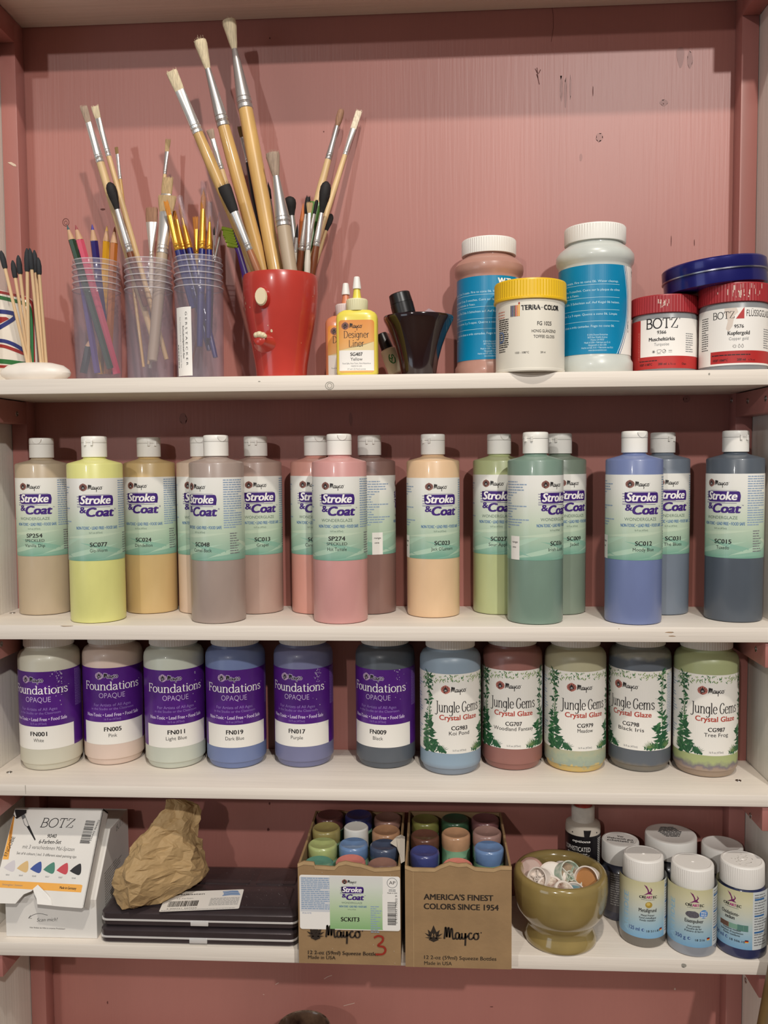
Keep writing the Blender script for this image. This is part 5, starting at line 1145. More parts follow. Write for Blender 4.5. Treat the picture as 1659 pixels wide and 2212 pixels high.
def flat_tin(loc, rz, label):
    t = thing('paint_tin', label, 'tin', loc, rz, GT)
    ri = lambda i, z, r=.009: [(x, y, z) for x, y in rr_out(i, wT-i, i, dT-i, r)]
    loft(MB(), [ri(.003, 0), ri(.0012, .0018), ri(.001, .0072)], tin_d).build('base', t)
    loft(MB(), [ri(.0012, .0068), ri(0, .0072), ri(0, .0090), ri(.0012, .0094)], tin_e).build('rolled_edge', t)
    l = MB(); loft(l, [ri(.0008, .0090), ri(.0006, .0160), ri(.0022, .0178), ri(.0085, .0196, .007), ri(.0100, .0198, .006)], tin_d)
    for x0, x1, y0, y1 in ((.014, wT*.70, dT*.56, dT-.014), (wT*.725, wT-.014, dT*.56, dT-.014), (.014, wT-.014, .013, dT*.52)):
        rg = lambda i, z: [(x, y, z) for x, y in rr_out(x0+i, x1-i, y0+i, y1-i, .004, 4)]
        loft(l, [rg(0, .0196), rg(.0016, .0208), rg(.0022, .0209)], tin_d)
    l.build('lid', t)
    MB().box((wT*.46, -.0010, .0028), (wT*.55, .0015, .0088), tin_e).build('catch', t, bevel=.0006)
    A = Art(); rd = random.Random(int(loc[2]*9999) % 77)
    for i in range(130):
        x, y = rd.gauss(.83*wT, .03)*1000, rd.gauss(.45*dT, .03)*1000
        if i % 4 == 0: x, y = rd.uniform(.12, .95)*wT*1000, rd.uniform(.12, .9)*dT*1000
        if 15 < x < wT*1000-15 and 14 < y < dT*1000-15: A.disc(x, y, rd.uniform(.1, .45), rd.uniform(.1, .4), dry, 0, 6)
    A.build('paint_speck', t, lambda u, v, L: Vector((u*.001, v*.001, .02096)))
    return t
flat_tin((xl_, yf, S4), 0, 'lower flat dark metal paint tin lying on the shelf board')
top_t = flat_tin((xl_+.0015, yf+.0008, S4+.0212), math.radians(.25), 'upper flat dark metal paint tin carrying the paper bag')
zt2 = S4+.0212+.0209
lx0 = on(343, 1970, zt2); lx1 = on(516, 1963, zt2); lx2 = on(527, 1921, zt2)
stk = Art(); ww = (lx1-lx0).length*1000; hh = (lx2-lx1).length*1000
stk.rrect(0, 0, ww, hh, 2, paper, 0); stk.text('Malkasten', ww*.50, hh*.80, 3.4, ink, 2, w=34, al='r', bold=.03); stk.text('12 Farben', ww*.37, hh*.60, 2.6, grey_ink, 2, w=20, al='r')
rd = random.Random(8); x = ww*.08
while x < ww*.46: wd = rd.choice((.5, .8, 1.3)); stk.rect(x, hh*.22, x+wd, hh*.50, ink, 2); x += wd+rd.choice((.5, .9))
stk.text('4 000721 507055', ww*.27, hh*.10, 2.2, ink, 2, w=ww*.38); stk.lines(ww*.60, ww*.97, hh*.58, 6, 3.2, 1.0, grey_ink, 2, seed=3); stk.lines(2, ww*.95, hh*.06, 1, 2, .8, grey_ink, 2, seed=9)
bm_ = M('blue_marker', (84, 132, 190), .5)
for i in range(5): stk.stroke([(ww*(.74+.012*math.sin(i)), hh*(.70+.05*i)), (ww*(.85), hh*(.73+.05*i)), (ww*(.97-.01*i), hh*(.71+.05*i))], 1.6, bm_, 3)
inv = top_t.matrix_basis.inverted()
stk.build('sticker', next(o for o in top_t.children if o.name.startswith('lid')), lambda u, v, L: inv @ (Vector((lx0.x, lx0.y, zt2+.0001+.00006*L))+(lx1-lx0).normalized()*(u*.001)+(lx2-lx1).normalized()*(v*.001)))

# --- crumpled paper bag
kraft = M('kraft_paper', (178, 148, 104), .7, nz=((18, 18, 18), .08), bump=((90, 90, 90), .35))
rows = [(92, 545, 690, .003), (118, 541, 788, .006), (150, 541, 793, .008), (200, 515, 796, .011), (255, 460, 782, .014), (310, 408, 766, .018), (370, 362, 784, .020), (430, 312, 812, .023), (500, 266, 842, .026), (560, 226, 866, .028), (610, 196, 868, .030), (660, 178, 862, .031), (715, 166, 800, .031), (765, 165, 722, .030), (820, 178, 620, .027), (870, 200, 510, .022), (915, 240, 430, .015), (944, 300, 360, .006)]
bgx, bgy = 200, 1700; bag_z = zt2
ya = on(bgx+330/3.456, bgy+944/3.456, bag_z+.002).y; yb2 = on(bgx+868/3.456, bgy+640/3.456, bag_z+.002).y
base = on(bgx+420/3.456, bgy+900/3.456, bag_z); bag = MB(); rd = random.Random(4)
def bag_row(y):
    for p_, q_ in zip(rows, rows[1:]):
        if p_[0] <= y <= q_[0]:
            f = (y-p_[0])/(q_[0]-p_[0]); return [p_[i]+(q_[i]-p_[i])*f for i in (1, 2, 3)]
    return list(rows[-1][1:]) if y > 500 else list(rows[0][1:])
def bag_pt(y, an, push):
    l_, r_, t_ = bag_row(min(944, max(92, y))); c_, s_ = math.cos(an), math.sin(an); c_ = math.copysign(abs(c_)**.8, c_)
    cx = (l_+r_)/2+(r_-l_)/2*c_; fx = min(1, max(0, (cx-250)/600)); Yc = ya+.014+(yb2-ya)*fx*.55+.018*(1-y/944)
    p = at(bgx+cx/3.456, bgy+y/3.456, min(Yc-t_*s_*(1 if s_ > 0 else .75), D-.005))
    return p+Vector((c_*.6, -s_, .05)).normalized()*push
NR, NN = 19, 20; G = []                          # coarse folds first, each facet then broken once more
for i in range(NR+1):
    row_ = []
    for j in range(NN):
        inner_ = 0 < i < NR
        y = 92+(944-92)*(i/NR)+(rd.uniform(-17, 17) if inner_ else 0); an = 2*PI*(j+(.5 if i % 2 else 0)+rd.uniform(-.36, .36))/NN
        fold = .0038*math.sin(an*5+y*.006)+.0014*math.sin(an*9-y*.011)
        row_.append((y, an, (fold+rd.uniform(-.0030, .0030))*(.45 if y < 150 else 1)-.001))
    G.append(row_)
vs = []; fs = []; idx = {}
def bag_vert(key, y, an, push):
    if key not in idx:
        p = bag_pt(y, an, push); p.z = max(p.z, bag_z+.0005); idx[key] = len(vs); vs.append(p-base)
    return idx[key]
def bag_mid(a, b):
    k_ = (min(a, b), max(a, b))
    if k_ not in idx:
        m_ = (vs[a]+vs[b])/2; l_ = (vs[a]-vs[b]).length; m_ = m_+Vector((rd.uniform(-1, 1), rd.uniform(-1, 1), rd.uniform(-1, 1)))*(l_*.055)
        m_.z = max(m_.z, bag_z+.0005-base.z); idx[k_] = len(vs); vs.append(m_)
    return idx[k_]
def bag_tri(a, b, c, lv):
    if lv == 0: fs.append((a, b, c)); return
    ab, bc, ca = bag_mid(a, b), bag_mid(b, c), bag_mid(c, a)
    for t_ in ((a, ab, ca), (ab, b, bc), (ca, bc, c), (ab, bc, ca)): bag_tri(*t_, lv-1)
for i in range(NR):
    for j in range(NN):
        q_ = [bag_vert((a_, b_ % NN, 'v'), *((G[a_][b_ % NN][0], G[a_][b_ % NN][1], G[a_][b_ % NN][2]))) for a_, b_ in ((i, j), (i, j+1), (i+1, j+1), (i+1, j))]
        if i % 2: bag_tri(q_[0], q_[1], q_[2], 2); bag_tri(q_[0], q_[2], q_[3], 2)
        else: bag_tri(q_[0], q_[1], q_[3], 2); bag_tri(q_[1], q_[2], q_[3], 2)
fs.append(tuple(idx[(NR, j, 'v')] for j in range(NN)))
bag.add(vs, fs, kraft); bo = bag.build('paper_bag', smooth=False); bo.location = base
tag(bo, 'crumpled brown paper bag lying on the upper metal paint tin', 'bag')

# --- cartons of small squeeze bottles
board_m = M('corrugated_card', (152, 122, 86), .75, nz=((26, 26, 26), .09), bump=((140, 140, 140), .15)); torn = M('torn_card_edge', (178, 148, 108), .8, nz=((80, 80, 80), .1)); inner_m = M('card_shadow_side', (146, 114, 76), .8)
ck = M('carton_ink', (44, 34, 26), .6); red_ink = M('red_marker', (150, 44, 30), .5)
def carton(xa, xb, ybot, ytop, yf, yr, label, torn_pts, deeper=0.0):
    A_, B_ = on(xa, ybot, S4), on(xb, ybot, S4); x0 = at(xa, ybot, yf).x; x1 = at(xb, ybot, yf).x
    h = at((xa+xb)/2, ytop, yf).z-S4; w_ = x1-x0; dd = yr-yf; tk = .0026
    t = thing('carton', label, 'carton', (x0, yf, S4), 0, 'open cartons of small squeeze bottles')
    pts = [(0, 0), (w_, 0)]+[(w_*u, h+dv) for u, dv in torn_pts[::-1]]
    MB().prism([Vector((x, 0, z)) for x, z in pts], (0, 1, 0), tk, board_m).build('front_panel', t, smooth=False)
    MB().prism([Vector((w_*u, .0002, h+dv-.0035)) for u, dv in torn_pts]+[Vector((w_*u, .0002, h+dv+.0002)) for u, dv in torn_pts[::-1]], (0, -1, 0), .0009, torn).build('torn_edge', t, smooth=False)
    for nm, xq in (('side_panel', 0), ('side_panel', w_-tk)):
        MB().prism([Vector((xq, tk, 0)), Vector((xq, dd, 0)), Vector((xq, dd, h)), Vector((xq, dd*.55, h)), Vector((xq, dd*.52, h-.002)), Vector((xq, tk, h))], (1, 0, 0), tk, board_m).build(nm, t, smooth=False)
    MB().box((tk, dd-tk, 0), (w_-tk, dd, h), board_m).build('back_panel', t, smooth=False)
    MB().box((tk, tk, 0), (w_-tk, dd-tk, tk), inner_m).build('bottom_panel', t, smooth=False)
    return t, x0, w_, h, dd
tp1 = [(0, .001), (.06, .004), (.16, .003), (.17, -.001), (.36, -.002), (.40, .003), (.47, .005), (.55, .003), (.62, .002), (.75, -.003), (.9, -.002), (1, 0)]
tp2 = [(0, 0), (.07, -.003), (.28, -.003), (.34, .001), (.42, .005), (.5, .003), (.58, .004), (.66, -.001), (.83, -.002), (.9, .001), (1, .001)]
c1, x1_, w1_, h1_, d1_ = carton(646, 866, 2084, 1870, -.028, .1275, 'brown carton with printed white sticker, full of small squeeze bottles', tp1)
c2, x2_, w2_, h2_, d2_ = carton(876, 1105, 2093, 1872, -.030, .1265, 'plain brown carton with black printing, right of the stickered carton', tp2)
def cq(cx, cy, yf, x0):                         # carton close-up pixels -> mm on the front
    q = at(620+cx/3.253, 1710+cy/3.253, yf); return ((q.x-x0)*1000, (q.z-S4)*1000)
A = Art(); f = lambda cx, cy: cq(cx, cy, -.0285, x1_)
a0, a1 = f(92, 962), f(794, 596)
grn_lab = ramp_mat('green_sticker', [(0, (134, 178, 120)), (.35, (178, 202, 160)), (.8, (214, 218, 208)), (1, (218, 216, 214))], a0[1]*.001, a1[1]*.001, .4, axis=2)
A.rrect(a0[0], a0[1], a1[0], a1[1], 3, paper, 1)
p_, q_ = f(303, 962), f(672, 598); A.rect(p_[0], p_[1], q_[0], q_[1], grn_lab, 1.4)
p_, q_ = f(97, 840), f(303, 600); A.rect(p_[0], p_[1], q_[0], q_[1], M('pale_grey_paper', (206, 208, 212), .5), 1.3); A.lines(p_[0]+1, q_[0]-1, q_[1]-1, 17, (q_[1]-p_[1]-2)/17.5, 1.2, fine_blue, 2, seed=2, full=True)
A.text('SPECIAL NOTES:', *f(140, 855), 1.5, blue_ink, 2, w=11)
sa = stroke_art(True); u_, v_ = f(450, 770); A.put(sa, u_+1, v_-31.5, .62, 0, 1)
A.text('SCKIT3', *f(444, 910), 5.0, ink, 3, w=22, bold=.04)
A.lines(f(580, 0)[0], f(668, 0)[0], f(0, 790)[1], 13, 2.55, 1.1, fine_blue, 2, seed=12, full=False, rag=.3)
u_, v_ = f(739, 640); A.disc(u_, v_, 6.2, 6.2, grey_ink, 2); A.disc(u_, v_, 5.6, 5.6, paper, 2.3); A.text('AP', u_, v_-1.8, 4.0, ink, 3, w=7.5); A.lines(u_-4, u_+4, v_-8, 2, 1.6, .8, grey_ink, 2, seed=2); A.text('Made in USA', *f(740, 716), 1.6, ink, 2, w=11.5, bold=.02)
p_, q_ = f(672, 966), f(792, 722); A.rect(p_[0], p_[1], q_[0], q_[1], paper, 2)
rd = random.Random(5); yy = f(0, 918)[1]; ye = f(0, 758)[1]
while yy < ye: hh_ = rd.choice((.35, .6, 1.0)); A.rect(f(700, 0)[0], yy, f(760, 0)[0], yy+hh_, ink, 3); yy += hh_+rd.choice((.4, .7))
A.text('0 975393 79202 9', f(776, 920)[0], f(776, 925)[1], 2.4, ink, 3, w=34, al='l', rot=90)
u_, v_ = f(275, 1020); logo(A, u_, v_, 8.2*.98, ck, L=.2)
A.text('12 2-oz (59ml) Squeeze Bottles', f(133, 0)[0], f(0, 1135)[1], 4.3, ck, .5, w=f(636, 0)[0]-f(133, 0)[0], al='l', bold=.02); A.text('Made in USA', f(133, 0)[0], f(0, 1168)[1], 4.0, ck, .5, w=f(328, 0)[0]-f(133, 0)[0], al='l', bold=.01)
A.stroke(smooth_pts([f(612, 1025), f(640, 1012), f(672, 1022), f(670, 1050), f(640, 1080), f(680, 1090), f(692, 1115), f(672, 1140), f(622, 1142)], 5), 2.4, red_ink, 1)
for i in range(30):
    rd2 = random.Random(i); A.disc(rd2.uniform(3, w1_*1000-3), rd2.uniform(2, h1_*1000-4), rd2.uniform(.2, .6), rd2.uniform(.2, .6), M('white_fleck', (214, 204, 190), .6), .3, 6)
A.build('printed_sticker', c1, lambda u, v, L: Vector((u*.001, -.0010-.00006*(1+L)+(.0008 if False else 0), v*.001)))
A = Art(); f = lambda cx, cy: cq(cx, cy, -.0305, x2_)
A.text("AMERICA'S FINEST", f(958, 0)[0], f(0, 738)[1], 6.6, ck, 1, w=f(1452, 0)[0]-f(958, 0)[0], al='l', bold=.04); A.text('COLORS SINCE 1954', f(958, 0)[0], f(0, 804)[1], 6.6, ck, 1, w=f(1490, 0)[0]-f(958, 0)[0], al='l', bold=.04)
u_, v_ = f(1105, 1036); logo(A, u_, v_, 8.0, ck, L=1, glow=None, dot=board_m)
A.text('12 2-oz (59ml) Squeeze Bottles', f(958, 0)[0], f(0, 1152)[1], 4.3, ck, 1, w=f(1472, 0)[0]-f(958, 0)[0], al='l', bold=.02); A.text('Made in USA', f(958, 0)[0], f(0, 1192)[1], 4.2, ck, 1, w=f(1155, 0)[0]-f(958, 0)[0], al='l', bold=.01)
u0 = f(882, 0)[0]; A.rect(u0, 0, u0+.5, h2_*1000-4, torn, .5)
A.build('print', c2, lambda u, v, L: Vector((u*.001, -.0001*(1+L), v*.001)))
scrap = MB(); q = [at(620+x/3.253, 1710+y/3.253, Y_) for x, y, Y_ in ((725, 362, .03), (768, 318, .04), (800, 305, .045), (828, 318, .045), (826, 490, -.024), (800, 505, -.026), (790, 440, 0), (770, 390, .02))]
scrap.prism([p-Vector(c1.location) for p in q], (0.2, 1, .1), .0008, M('white_torn_liner', (206, 196, 182), .7)); scrap.build('torn_liner', c1, smooth=False)

def small_bottle(cart, x0, w_, dd, h, col, row, px, py, rgb, lab, narrow=False, lettered=False):
    yf = cart.location.y; cw = (w_-.0052)/3; rw = (dd-.0052)/4; r = min(cw, rw)*.482
    X = x0+.0026+cw*(col+.5); Y = yf+.0026+rw*(row+.5)
    zt_ = at(px, py, Y-r).z                        # front rim of the upturned base
    zt_ = min(zt_, S4+h+.012)
    L_ = zt_-S4-.0030; t = thing('squeeze_bottle', lab, 'bottle', (X, Y, S4+.0030), 0, 'small squeeze bottles in the cartons')
    if narrow:
        MB().lathe([(r*.55, 0), (r*.55, L_*.3), (r*.98, L_*.36), (r*.98, L_-.035), (r*.8, L_-.028)], M('small_glaze_%d_%d_%d' % rgb, rgb, .35), 32).build('body', t)
        MB().lathe([(r*.86, L_-.030), (r*.88, L_-.029), (r*.86, L_-.0015), (r*.76, L_), (r*.4, L_-.0004)], cap_white, 60, rib=(0, .0003, 1, 2)).build('cap', t)
        return t
    pm = M('small_glaze_%d_%d_%d' % rgb, rgb, .28, nz=((120, 120, 120), .06), coat=.35)
    MB().lathe([(r*.5, .02), (r*.55, L_*.30), (r*.97, L_*.36), (r*.97, L_-.016), (r, L_-.0145), (r, L_-.0035), (r*.97, L_-.0012), (r*.88, L_), (r*.80, L_-.0004), (r*.5, L_-.0022), (r*.01, L_-.003)], pm, 40, cap1=False).build('body', t, angle=50)
    MB().lathe([(r*.42, 0), (r*.44, .018), (r*.48, .0205)], cap_white, 24).build('cap', t)
    A = Art(); A.rect(-50, 0, 50, 40, M('small_label', (134, 176, 142), .4), 0)
    if lettered: A.text("Jack O' Lantern", 2, 31, 3.6, ink, 2, w=24, rot=180); A.text('SC23', 4, 24, 4, ink, 2, w=10, rot=180, bold=.03)
    A.build('label', t, cyl_map(r*.972, L_-.0175-.040), grid=2.2)
    return t
def cpx(cx, cy): return 620+cx/3.253, 1710+cy/3.253
def gb(cart, x0, w_, dd, h, items):
    for col, row, cx, cy, rgb, nm, kw in items:
        px, py = cpx(cx, cy); small_bottle(cart, x0, w_, dd, h, col, row, px, py, rgb, nm, **kw)
U = 'upturned small bottle '
gb(c1, x1_, w1_, d1_, h1_, [
 (0, 3, 307, 200, (104, 62, 60), U+'of maroon brown glaze, back left in the stickered carton', {}), (1, 3, 505, 200, (52, 54, 106), U+'of navy blue glaze, back middle in the stickered carton', {}), (2, 3, 702, 218, (150, 112, 100), U+'of mauve brown glaze, back right in the stickered carton', {}),
 (0, 2, 275, 292, (162, 148, 92), U+'of mustard glaze in the stickered carton', {}), (1, 2, 482, 285, (222, 218, 212), 'small bottle with white cap up, middle of the stickered carton', dict(narrow=True)), (2, 2, 690, 312, (186, 140, 106), U+'of orange tan glaze in the stickered carton', {}),
 (0, 1, 248, 408, (166, 176, 116), U+'of lime green glaze in the stickered carton', {}), (1, 1, 470, 408, (104, 132, 172), U+'of sky blue glaze in the stickered carton', {}), (2, 1, 680, 418, (66, 76, 98), U+'of slate navy glaze in the stickered carton', {}),
 (0, 0, 262, 545, (88, 136, 118), U+'of sea green glaze peeking over the torn front of the stickered carton', {}), (1, 0, 495, 535, (200, 122, 112), U+'of salmon glaze peeking over the torn front of the stickered carton', {}), (2, 0, 700, 556, (140, 104, 92), U+'of brown glaze peeking over the torn front of the stickered carton', {})])
gb(c2, x2_, w2_, d2_, h2_, [
 (0, 3, 935, 232, (124, 122, 66), U+'of olive glaze, back left in the plain carton', {}), (1, 3, 1135, 228, (52, 82, 58), U+'of dark green glaze, back middle in the plain carton', {}), (2, 3, 1335, 226, (124, 82, 82), U+'of plum brown glaze, back right in the plain carton', {}),
 (0, 2, 945, 345, (114, 76, 62), U+'of dark brown glaze in the plain carton', {}), (1, 2, 1152, 330, (212, 164, 126), U+'of light orange glaze with visible green label in the plain carton', dict(lettered=True)), (2, 2, 1378, 320, (178, 140, 130), U+'of dusty pink glaze in the plain carton', {}),
 (0, 1, 955, 462, (66, 72, 126), U+'of royal blue glaze in the plain carton', {}), (2, 1, 1382, 432, (104, 132, 174), U+'of sky blue glaze, front right of the plain carton', {}),
 (1, 0, 1172, 560, (208, 128, 112), U+'of salmon glaze peeking over the torn front of the plain carton', {})])

# --- olive footed bowl with bottle caps
olive = M('olive_glaze', (148, 128, 78), .16, nz=((18, 18, 18), .14), coat=.8)
ft = on(1204, 2068, S4); k = pxm(.042); bc = at(1210, 1990, .042)
bw = thing('footed_bowl', 'thick olive glazed footed bowl full of bottle caps', 'bowl', (bc.x, .042, S4))
zb = lambda y, Y_=.042: at(1210, y, Y_).z-S4
zr = at(1213, 1876, .042).z-S4                 # level of the rim
pr = [(.0420, 0), (.0438, .002), (.0440, .005), (.0418, .011), (.0392, .017), (.0385, .021), (.0410, .0245), (.0470, .031), (.0530, .040), (.0560, .052), (.0576, .066), (.0576, zr-.018), (.0570, zr-.007), (.0560, zr-.003), (.0540, zr-.0005), (.0510, zr), (.0475, zr-.0012), (.0450, zr-.006), (.0450, zr-.016), (.0400, zr-.040), (.0280, zr-.055), (.001, zr-.060)]
MB().lathe(pr, olive, 72, cap1=False).build('bowl_body', bw, angle=60)
GC = 'bottle caps in the olive bowl'
def cap_at(x, y, Y_, R, h, nrm, side_m, face_m, label, hollow=False, spokes=0, rough_top=None):
    R *= .86; P = at(x-2, y+9, Y_); n_ = Vector(nrm).normalized(); a_ = n_.orthogonal().normalized(); b_ = n_.cross(a_)
    t = thing('bottle_cap', label, 'cap', P, 0, GC); q = Matrix(((a_.x, b_.x, n_.x), (a_.y, b_.y, n_.y), (a_.z, b_.z, n_.z))).to_4x4()
    if hollow:
        MB().lathe([(R, -h), (R, 0), (R-.0012, .0003), (R-.0016, 0), (R-.0018, -h*.55)], side_m, 48, cap1=False, M4=q).build('rim', t)
        MB().lathe([(R-.0017, -h*.6), (R-.0017, -h*.5), (R*.5, -h*.48), (.0001, -h*.47)], face_m, 40, cap1=False, M4=q).build('inside', t)
        if spokes:
            s_ = MB()
            for i in range(spokes): s_.box((-R*.8, -.0006, -h*.52), (R*.8, .0006, -h*.2), side_m, q @ Matrix.Rotation(PI*i/spokes, 4, 'Z'))
            s_.lathe([(R*.35, -h*.5), (R*.36, -h*.2), (R*.28, -h*.2), (R*.27, -h*.5)], side_m, 24, cap0=False, cap1=False, M4=q); s_.build('ribs', t)
    else:
        MB().lathe([(R-.0004, -h), (R, -h+.0008), (R, -.0010), (R-.0008, 0), (R-.003, .0002), (R*.5, .0001)], side_m, 60, rib=(0, .0003, 1, 2), M4=q).build('shell', t)
        if face_m != side_m: MB().lathe([(R-.0032, .0002), (R-.0034, .0006), (R*.4, .0007), (.0001, .0007)], face_m, 40, cap1=False, M4=q).build('top_smear', t)
    return t
cw_ = M('old_cap_white', (226, 214, 204), .4); pinkish = M('dusty_pink_smear', (172, 132, 120), .6); tealish = M('green_streak_cap', (150, 176, 156), .45, nz=((120, 120, 120), .5, (232, 226, 216))); caramel = M('caramel_inside', (176, 122, 72), .55); blu_in = M('blue_grey_inside', (96, 130, 138), .5); stn = M('stained_white', (220, 206, 190), .5, nz=((160, 160, 160), .5, (130, 96, 80)))
def bpx(cx, cy): return 1080+cx/2.865, 1700+cy/2.865
cap_at(*bpx(196, 490), .050, .0190, .010, (-.25, -.75, .55), pinkish, M('pink_dried_glaze', (186, 160, 150), .55), 'dusty pink cap standing at the left inside the bowl')
cap_at(*bpx(232, 545), .022, .0165, .012, (-.62, -.62, .45), cw_, cw_, 'white cap showing its inner ribs, front left in the bowl', True, 3)
cap_at(*bpx(330, 512), .040, .0200, .010, (-.05, -.55, .80), cw_, M('cap_white_top', (232, 224, 216), .4), 'clean white cap face up in the middle of the bowl')
cap_at(*bpx(318, 595), .012, .0195, .010, (-.05, -.55, .84), cw_, stn, 'white cap streaked with brown, front middle of the bowl')
cap_at(*bpx(395, 500), .066, .0170, .010, (.1, -.6, .6), cw_, M('grey_smear', (190, 184, 176), .5), 'greyish cap at the back of the bowl')
cap_at(*bpx(450, 520), .038, .0205, .012, (.55, -.62, .55), tealish, M('brown_green_smear', (156, 134, 112), .5, nz=((90, 90, 90), .3)), 'cap with green streaked side and ribbed top, right of the middle', True, 2)
cap_at(*bpx(410, 618), .006, .0160, .009, (.35, -.5, .7), cw_, stn, 'small stained white cap at the front rim')
cap_at(*bpx(462, 612), .014, .0145, .008, (-.1, -.35, .9), cw_, blu_in, 'cap with blue-grey inside at the front right of the bowl', True)
cap_at(*bpx(536, 552), .034, .0195, .010, (-.55, -.70, .40), cw_, caramel, 'cap with caramel brown inside leaning at the right of the bowl', True)

# --- jars and bottles at the right end
lid_w = M('jar_lid_white', (236, 232, 226), .4)
def lid_jar(name, xc, ylid, Yc, R, hl0, hl1, h, rl, body_m, label, group, ribs=120, waist=True):
    """h = total height; hl0..hl1 = lid from/to; rl = lid radius"""
    p = at(xc, ylid, Yc); t = thing(name, label, 'jar', (p.x, Yc, S4), 0, group)
    MB().lathe([(R-.004, 0), (R-.0012, .001), (R, .004), (R, hl0-.017), (R-.0012, hl0-.011), (R-.0055, hl0-.004), (R-.0085, hl0-.001), (R-.009, hl0+.004)], body_m, 56).build('body', t, angle=35)
    MB().lathe([(rl-.0004, hl0), (rl, hl0+.0006), (rl, hl1-.002), (rl-.0007, hl1-.0006), (rl-.0022, hl1), (rl*.86, hl1+.0001), (rl*.82, hl1-.0003), (.0001, hl1-.0002)], lid_w, ribs, cap1=False, rib=(0, .0004, 1, 2)).build('lid', t, angle=22)
    return t
yel_blue = ramp_mat('beige_blue_label', [(0, (118, 165, 200)), (.25, (156, 186, 200)), (.55, (196, 200, 188)), (.8, (208, 203, 170)), (1, (200, 194, 152))], .012, .083, .4)
magenta = M('magenta_ink', (168, 46, 120), .5); crane = M('plum_ink', (112, 34, 92), .5); deepb = M('deep_blue_print', (44, 66, 128), .5); palev = M('pale_blue_letter', (150, 190, 214), .5)
GF = 'white lidded craft jars in front'
def craft_jar(xl, xr, ybot, ylt, rgb, title, sub, code, size, label, phi, pic):
    k0 = pxm(.04); Rr = (xr-xl)/2*k0*.965; cxp = (xl+xr)/2
    p = on(cxp, ybot, S4); Yc = p.y+Rr-.004; pc0 = at(cxp, (ybot+ylt)/2, Yc); 
    zl = at(cxp, ylt, Yc).z-S4
    hl1 = zl; hl0 = zl-.026; lid_r = Rr*.885
    t = thing('craft_jar', label, 'jar', (pc0.x, Yc, S4), 0, GF)
    bm2 = M('craft_body_%d' % int(cxp), rgb, .3, nz=((40, 40, 40), .04), coat=.3)
    MB().lathe([(Rr-.004, 0), (Rr-.001, .001), (Rr, .004), (Rr, hl0-.014), (Rr-.0015, hl0-.009), (Rr-.005, hl0-.003), (Rr*.80, hl0-.0005), (Rr*.78, hl0+.004)], bm2, 56).build('body', t, angle=35)
    MB().lathe([(lid_r-.0004, hl0), (lid_r, hl0+.0006), (lid_r-.0006, hl1-.002), (lid_r-.0014, hl1-.0006), (lid_r-.0030, hl1), (lid_r*.85, hl1+.0001), (lid_r*.81, hl1-.0004), (.002, hl1-.0003), (.0015, hl1+.0004), (.0001, hl1+.0005)], lid_w, 120, cap1=False, rib=(0, .0004, 1, 2)).build('lid', t, angle=22)
    A = Art(); hh = 70
    A.rect(-34, 0, 24, hh, yel_blue, 0); A.rect(24, 0, 50, hh, M('pale_label_side', (204, 208, 208), .45), 0); A.rect(-50, 0, -34, hh, yel_blue, 0)
    A.text('ARTIDEE', -24, 5, 7, palev, .6, w=48, al='l', rot=90, bold=.03)
    for pts in ([(0, 56), (-1, 61), (-5, 67), (-1.5, 65), (1, 60), (1, 57)], [(0, 57), (3.5, 60), (2.5, 64), (5, 60.5), (3, 57)], [(-1, 57), (1.5, 58.5), (5.5, 55), (0, 55.5), (-6, 53.5)]): A.poly(pts, crane, 2)
    A.text('CRE', -6.3, 50, 3.1, ink, 2, w=8.2, bold=.06); A.text('ART', 1.6, 50, 3.1, magenta, 2, w=8.0, bold=.06); A.text('EC', 8.6, 50, 3.1, ink, 2, w=5.4, bold=.06); A.lines(-8, 8, 48.6, 1, 1, .6, grey_ink, 2)
    if pic == 'ball': A.disc(1, 42, 4.2, 3.8, M('gold_ball', (170, 142, 60), .35), 2); A.disc(.4, 43, 2.4, 2, M('gold_ball_light', (206, 180, 96), .35), 2.3)
    elif pic == 'pile':
        rd = random.Random(3); A.poly([(-2+8.5*math.cos(2*PI*i/16)*rd.uniform(.8, 1.05), 40+4.6*math.sin(2*PI*i/16)*rd.uniform(.8, 1.05)) for i in range(16)], M('iron_powder', (88, 84, 92), .7, nz=((600, 600, 600), .3)), 2)
        A.disc(11, 41, 5, 5, M('blue_badge', (52, 118, 190), .45), 2.5); A.lines(7.5, 14.5, 44, 4, 2, .9, paper, 3, seed=2)
    else:
        A.rect(-15, 23, -3, 29, M('rust_sample', (128, 92, 72), .6), 2); A.rect(-3, 23, 14, 29, M('verdigris_sample', (120, 160, 140), .6), 2); A.rect(7, 22, 19, 29.5, M('verdigris_dark', (84, 126, 116), .6), 2.2)
        for i in range(4): A.rect(-14, 24+1.3*i, -4, 24.5+1.3*i, ink, 2.3)
    ty = {'ball': (33,), 'pile': (30,)}.get(pic, (39, 34))
    for s_, y_ in zip(title, ty): A.text(s_, 0 if pic != 'ox' else -2, y_, 4.4, ink, 2, w=1.95*len(s_), bold=.02)
    for i, s_ in enumerate(sub): A.text(s_, 0, ty[-1]-5.2-3.1*i-(8 if pic == 'ox' else 0), 2.3, ink, 2, w=1.35*len(s_), bold=.02)
    A.text(size, -16, 8.5, 4.4, deepb, 2, w=13, bold=.02); A.disc(-5.5, 10.4, 1.8, 1.8, deepb, 2, 12); A.disc(-5.0, 10.4, 1.2, 1.2, yel_blue, 2.3, 12)
    A.text(code, 7, 8, 2.5, ink, 2, w=1.9*len(code), bold=.02)
    for i, c in enumerate((ink, M('flag_red', (190, 40, 40), .5), M('flag_gold', (230, 180, 60), .5))): A.rect(15.5, 10.6-1.1*i, 19.5, 11.7-1.1*i, c, 2)
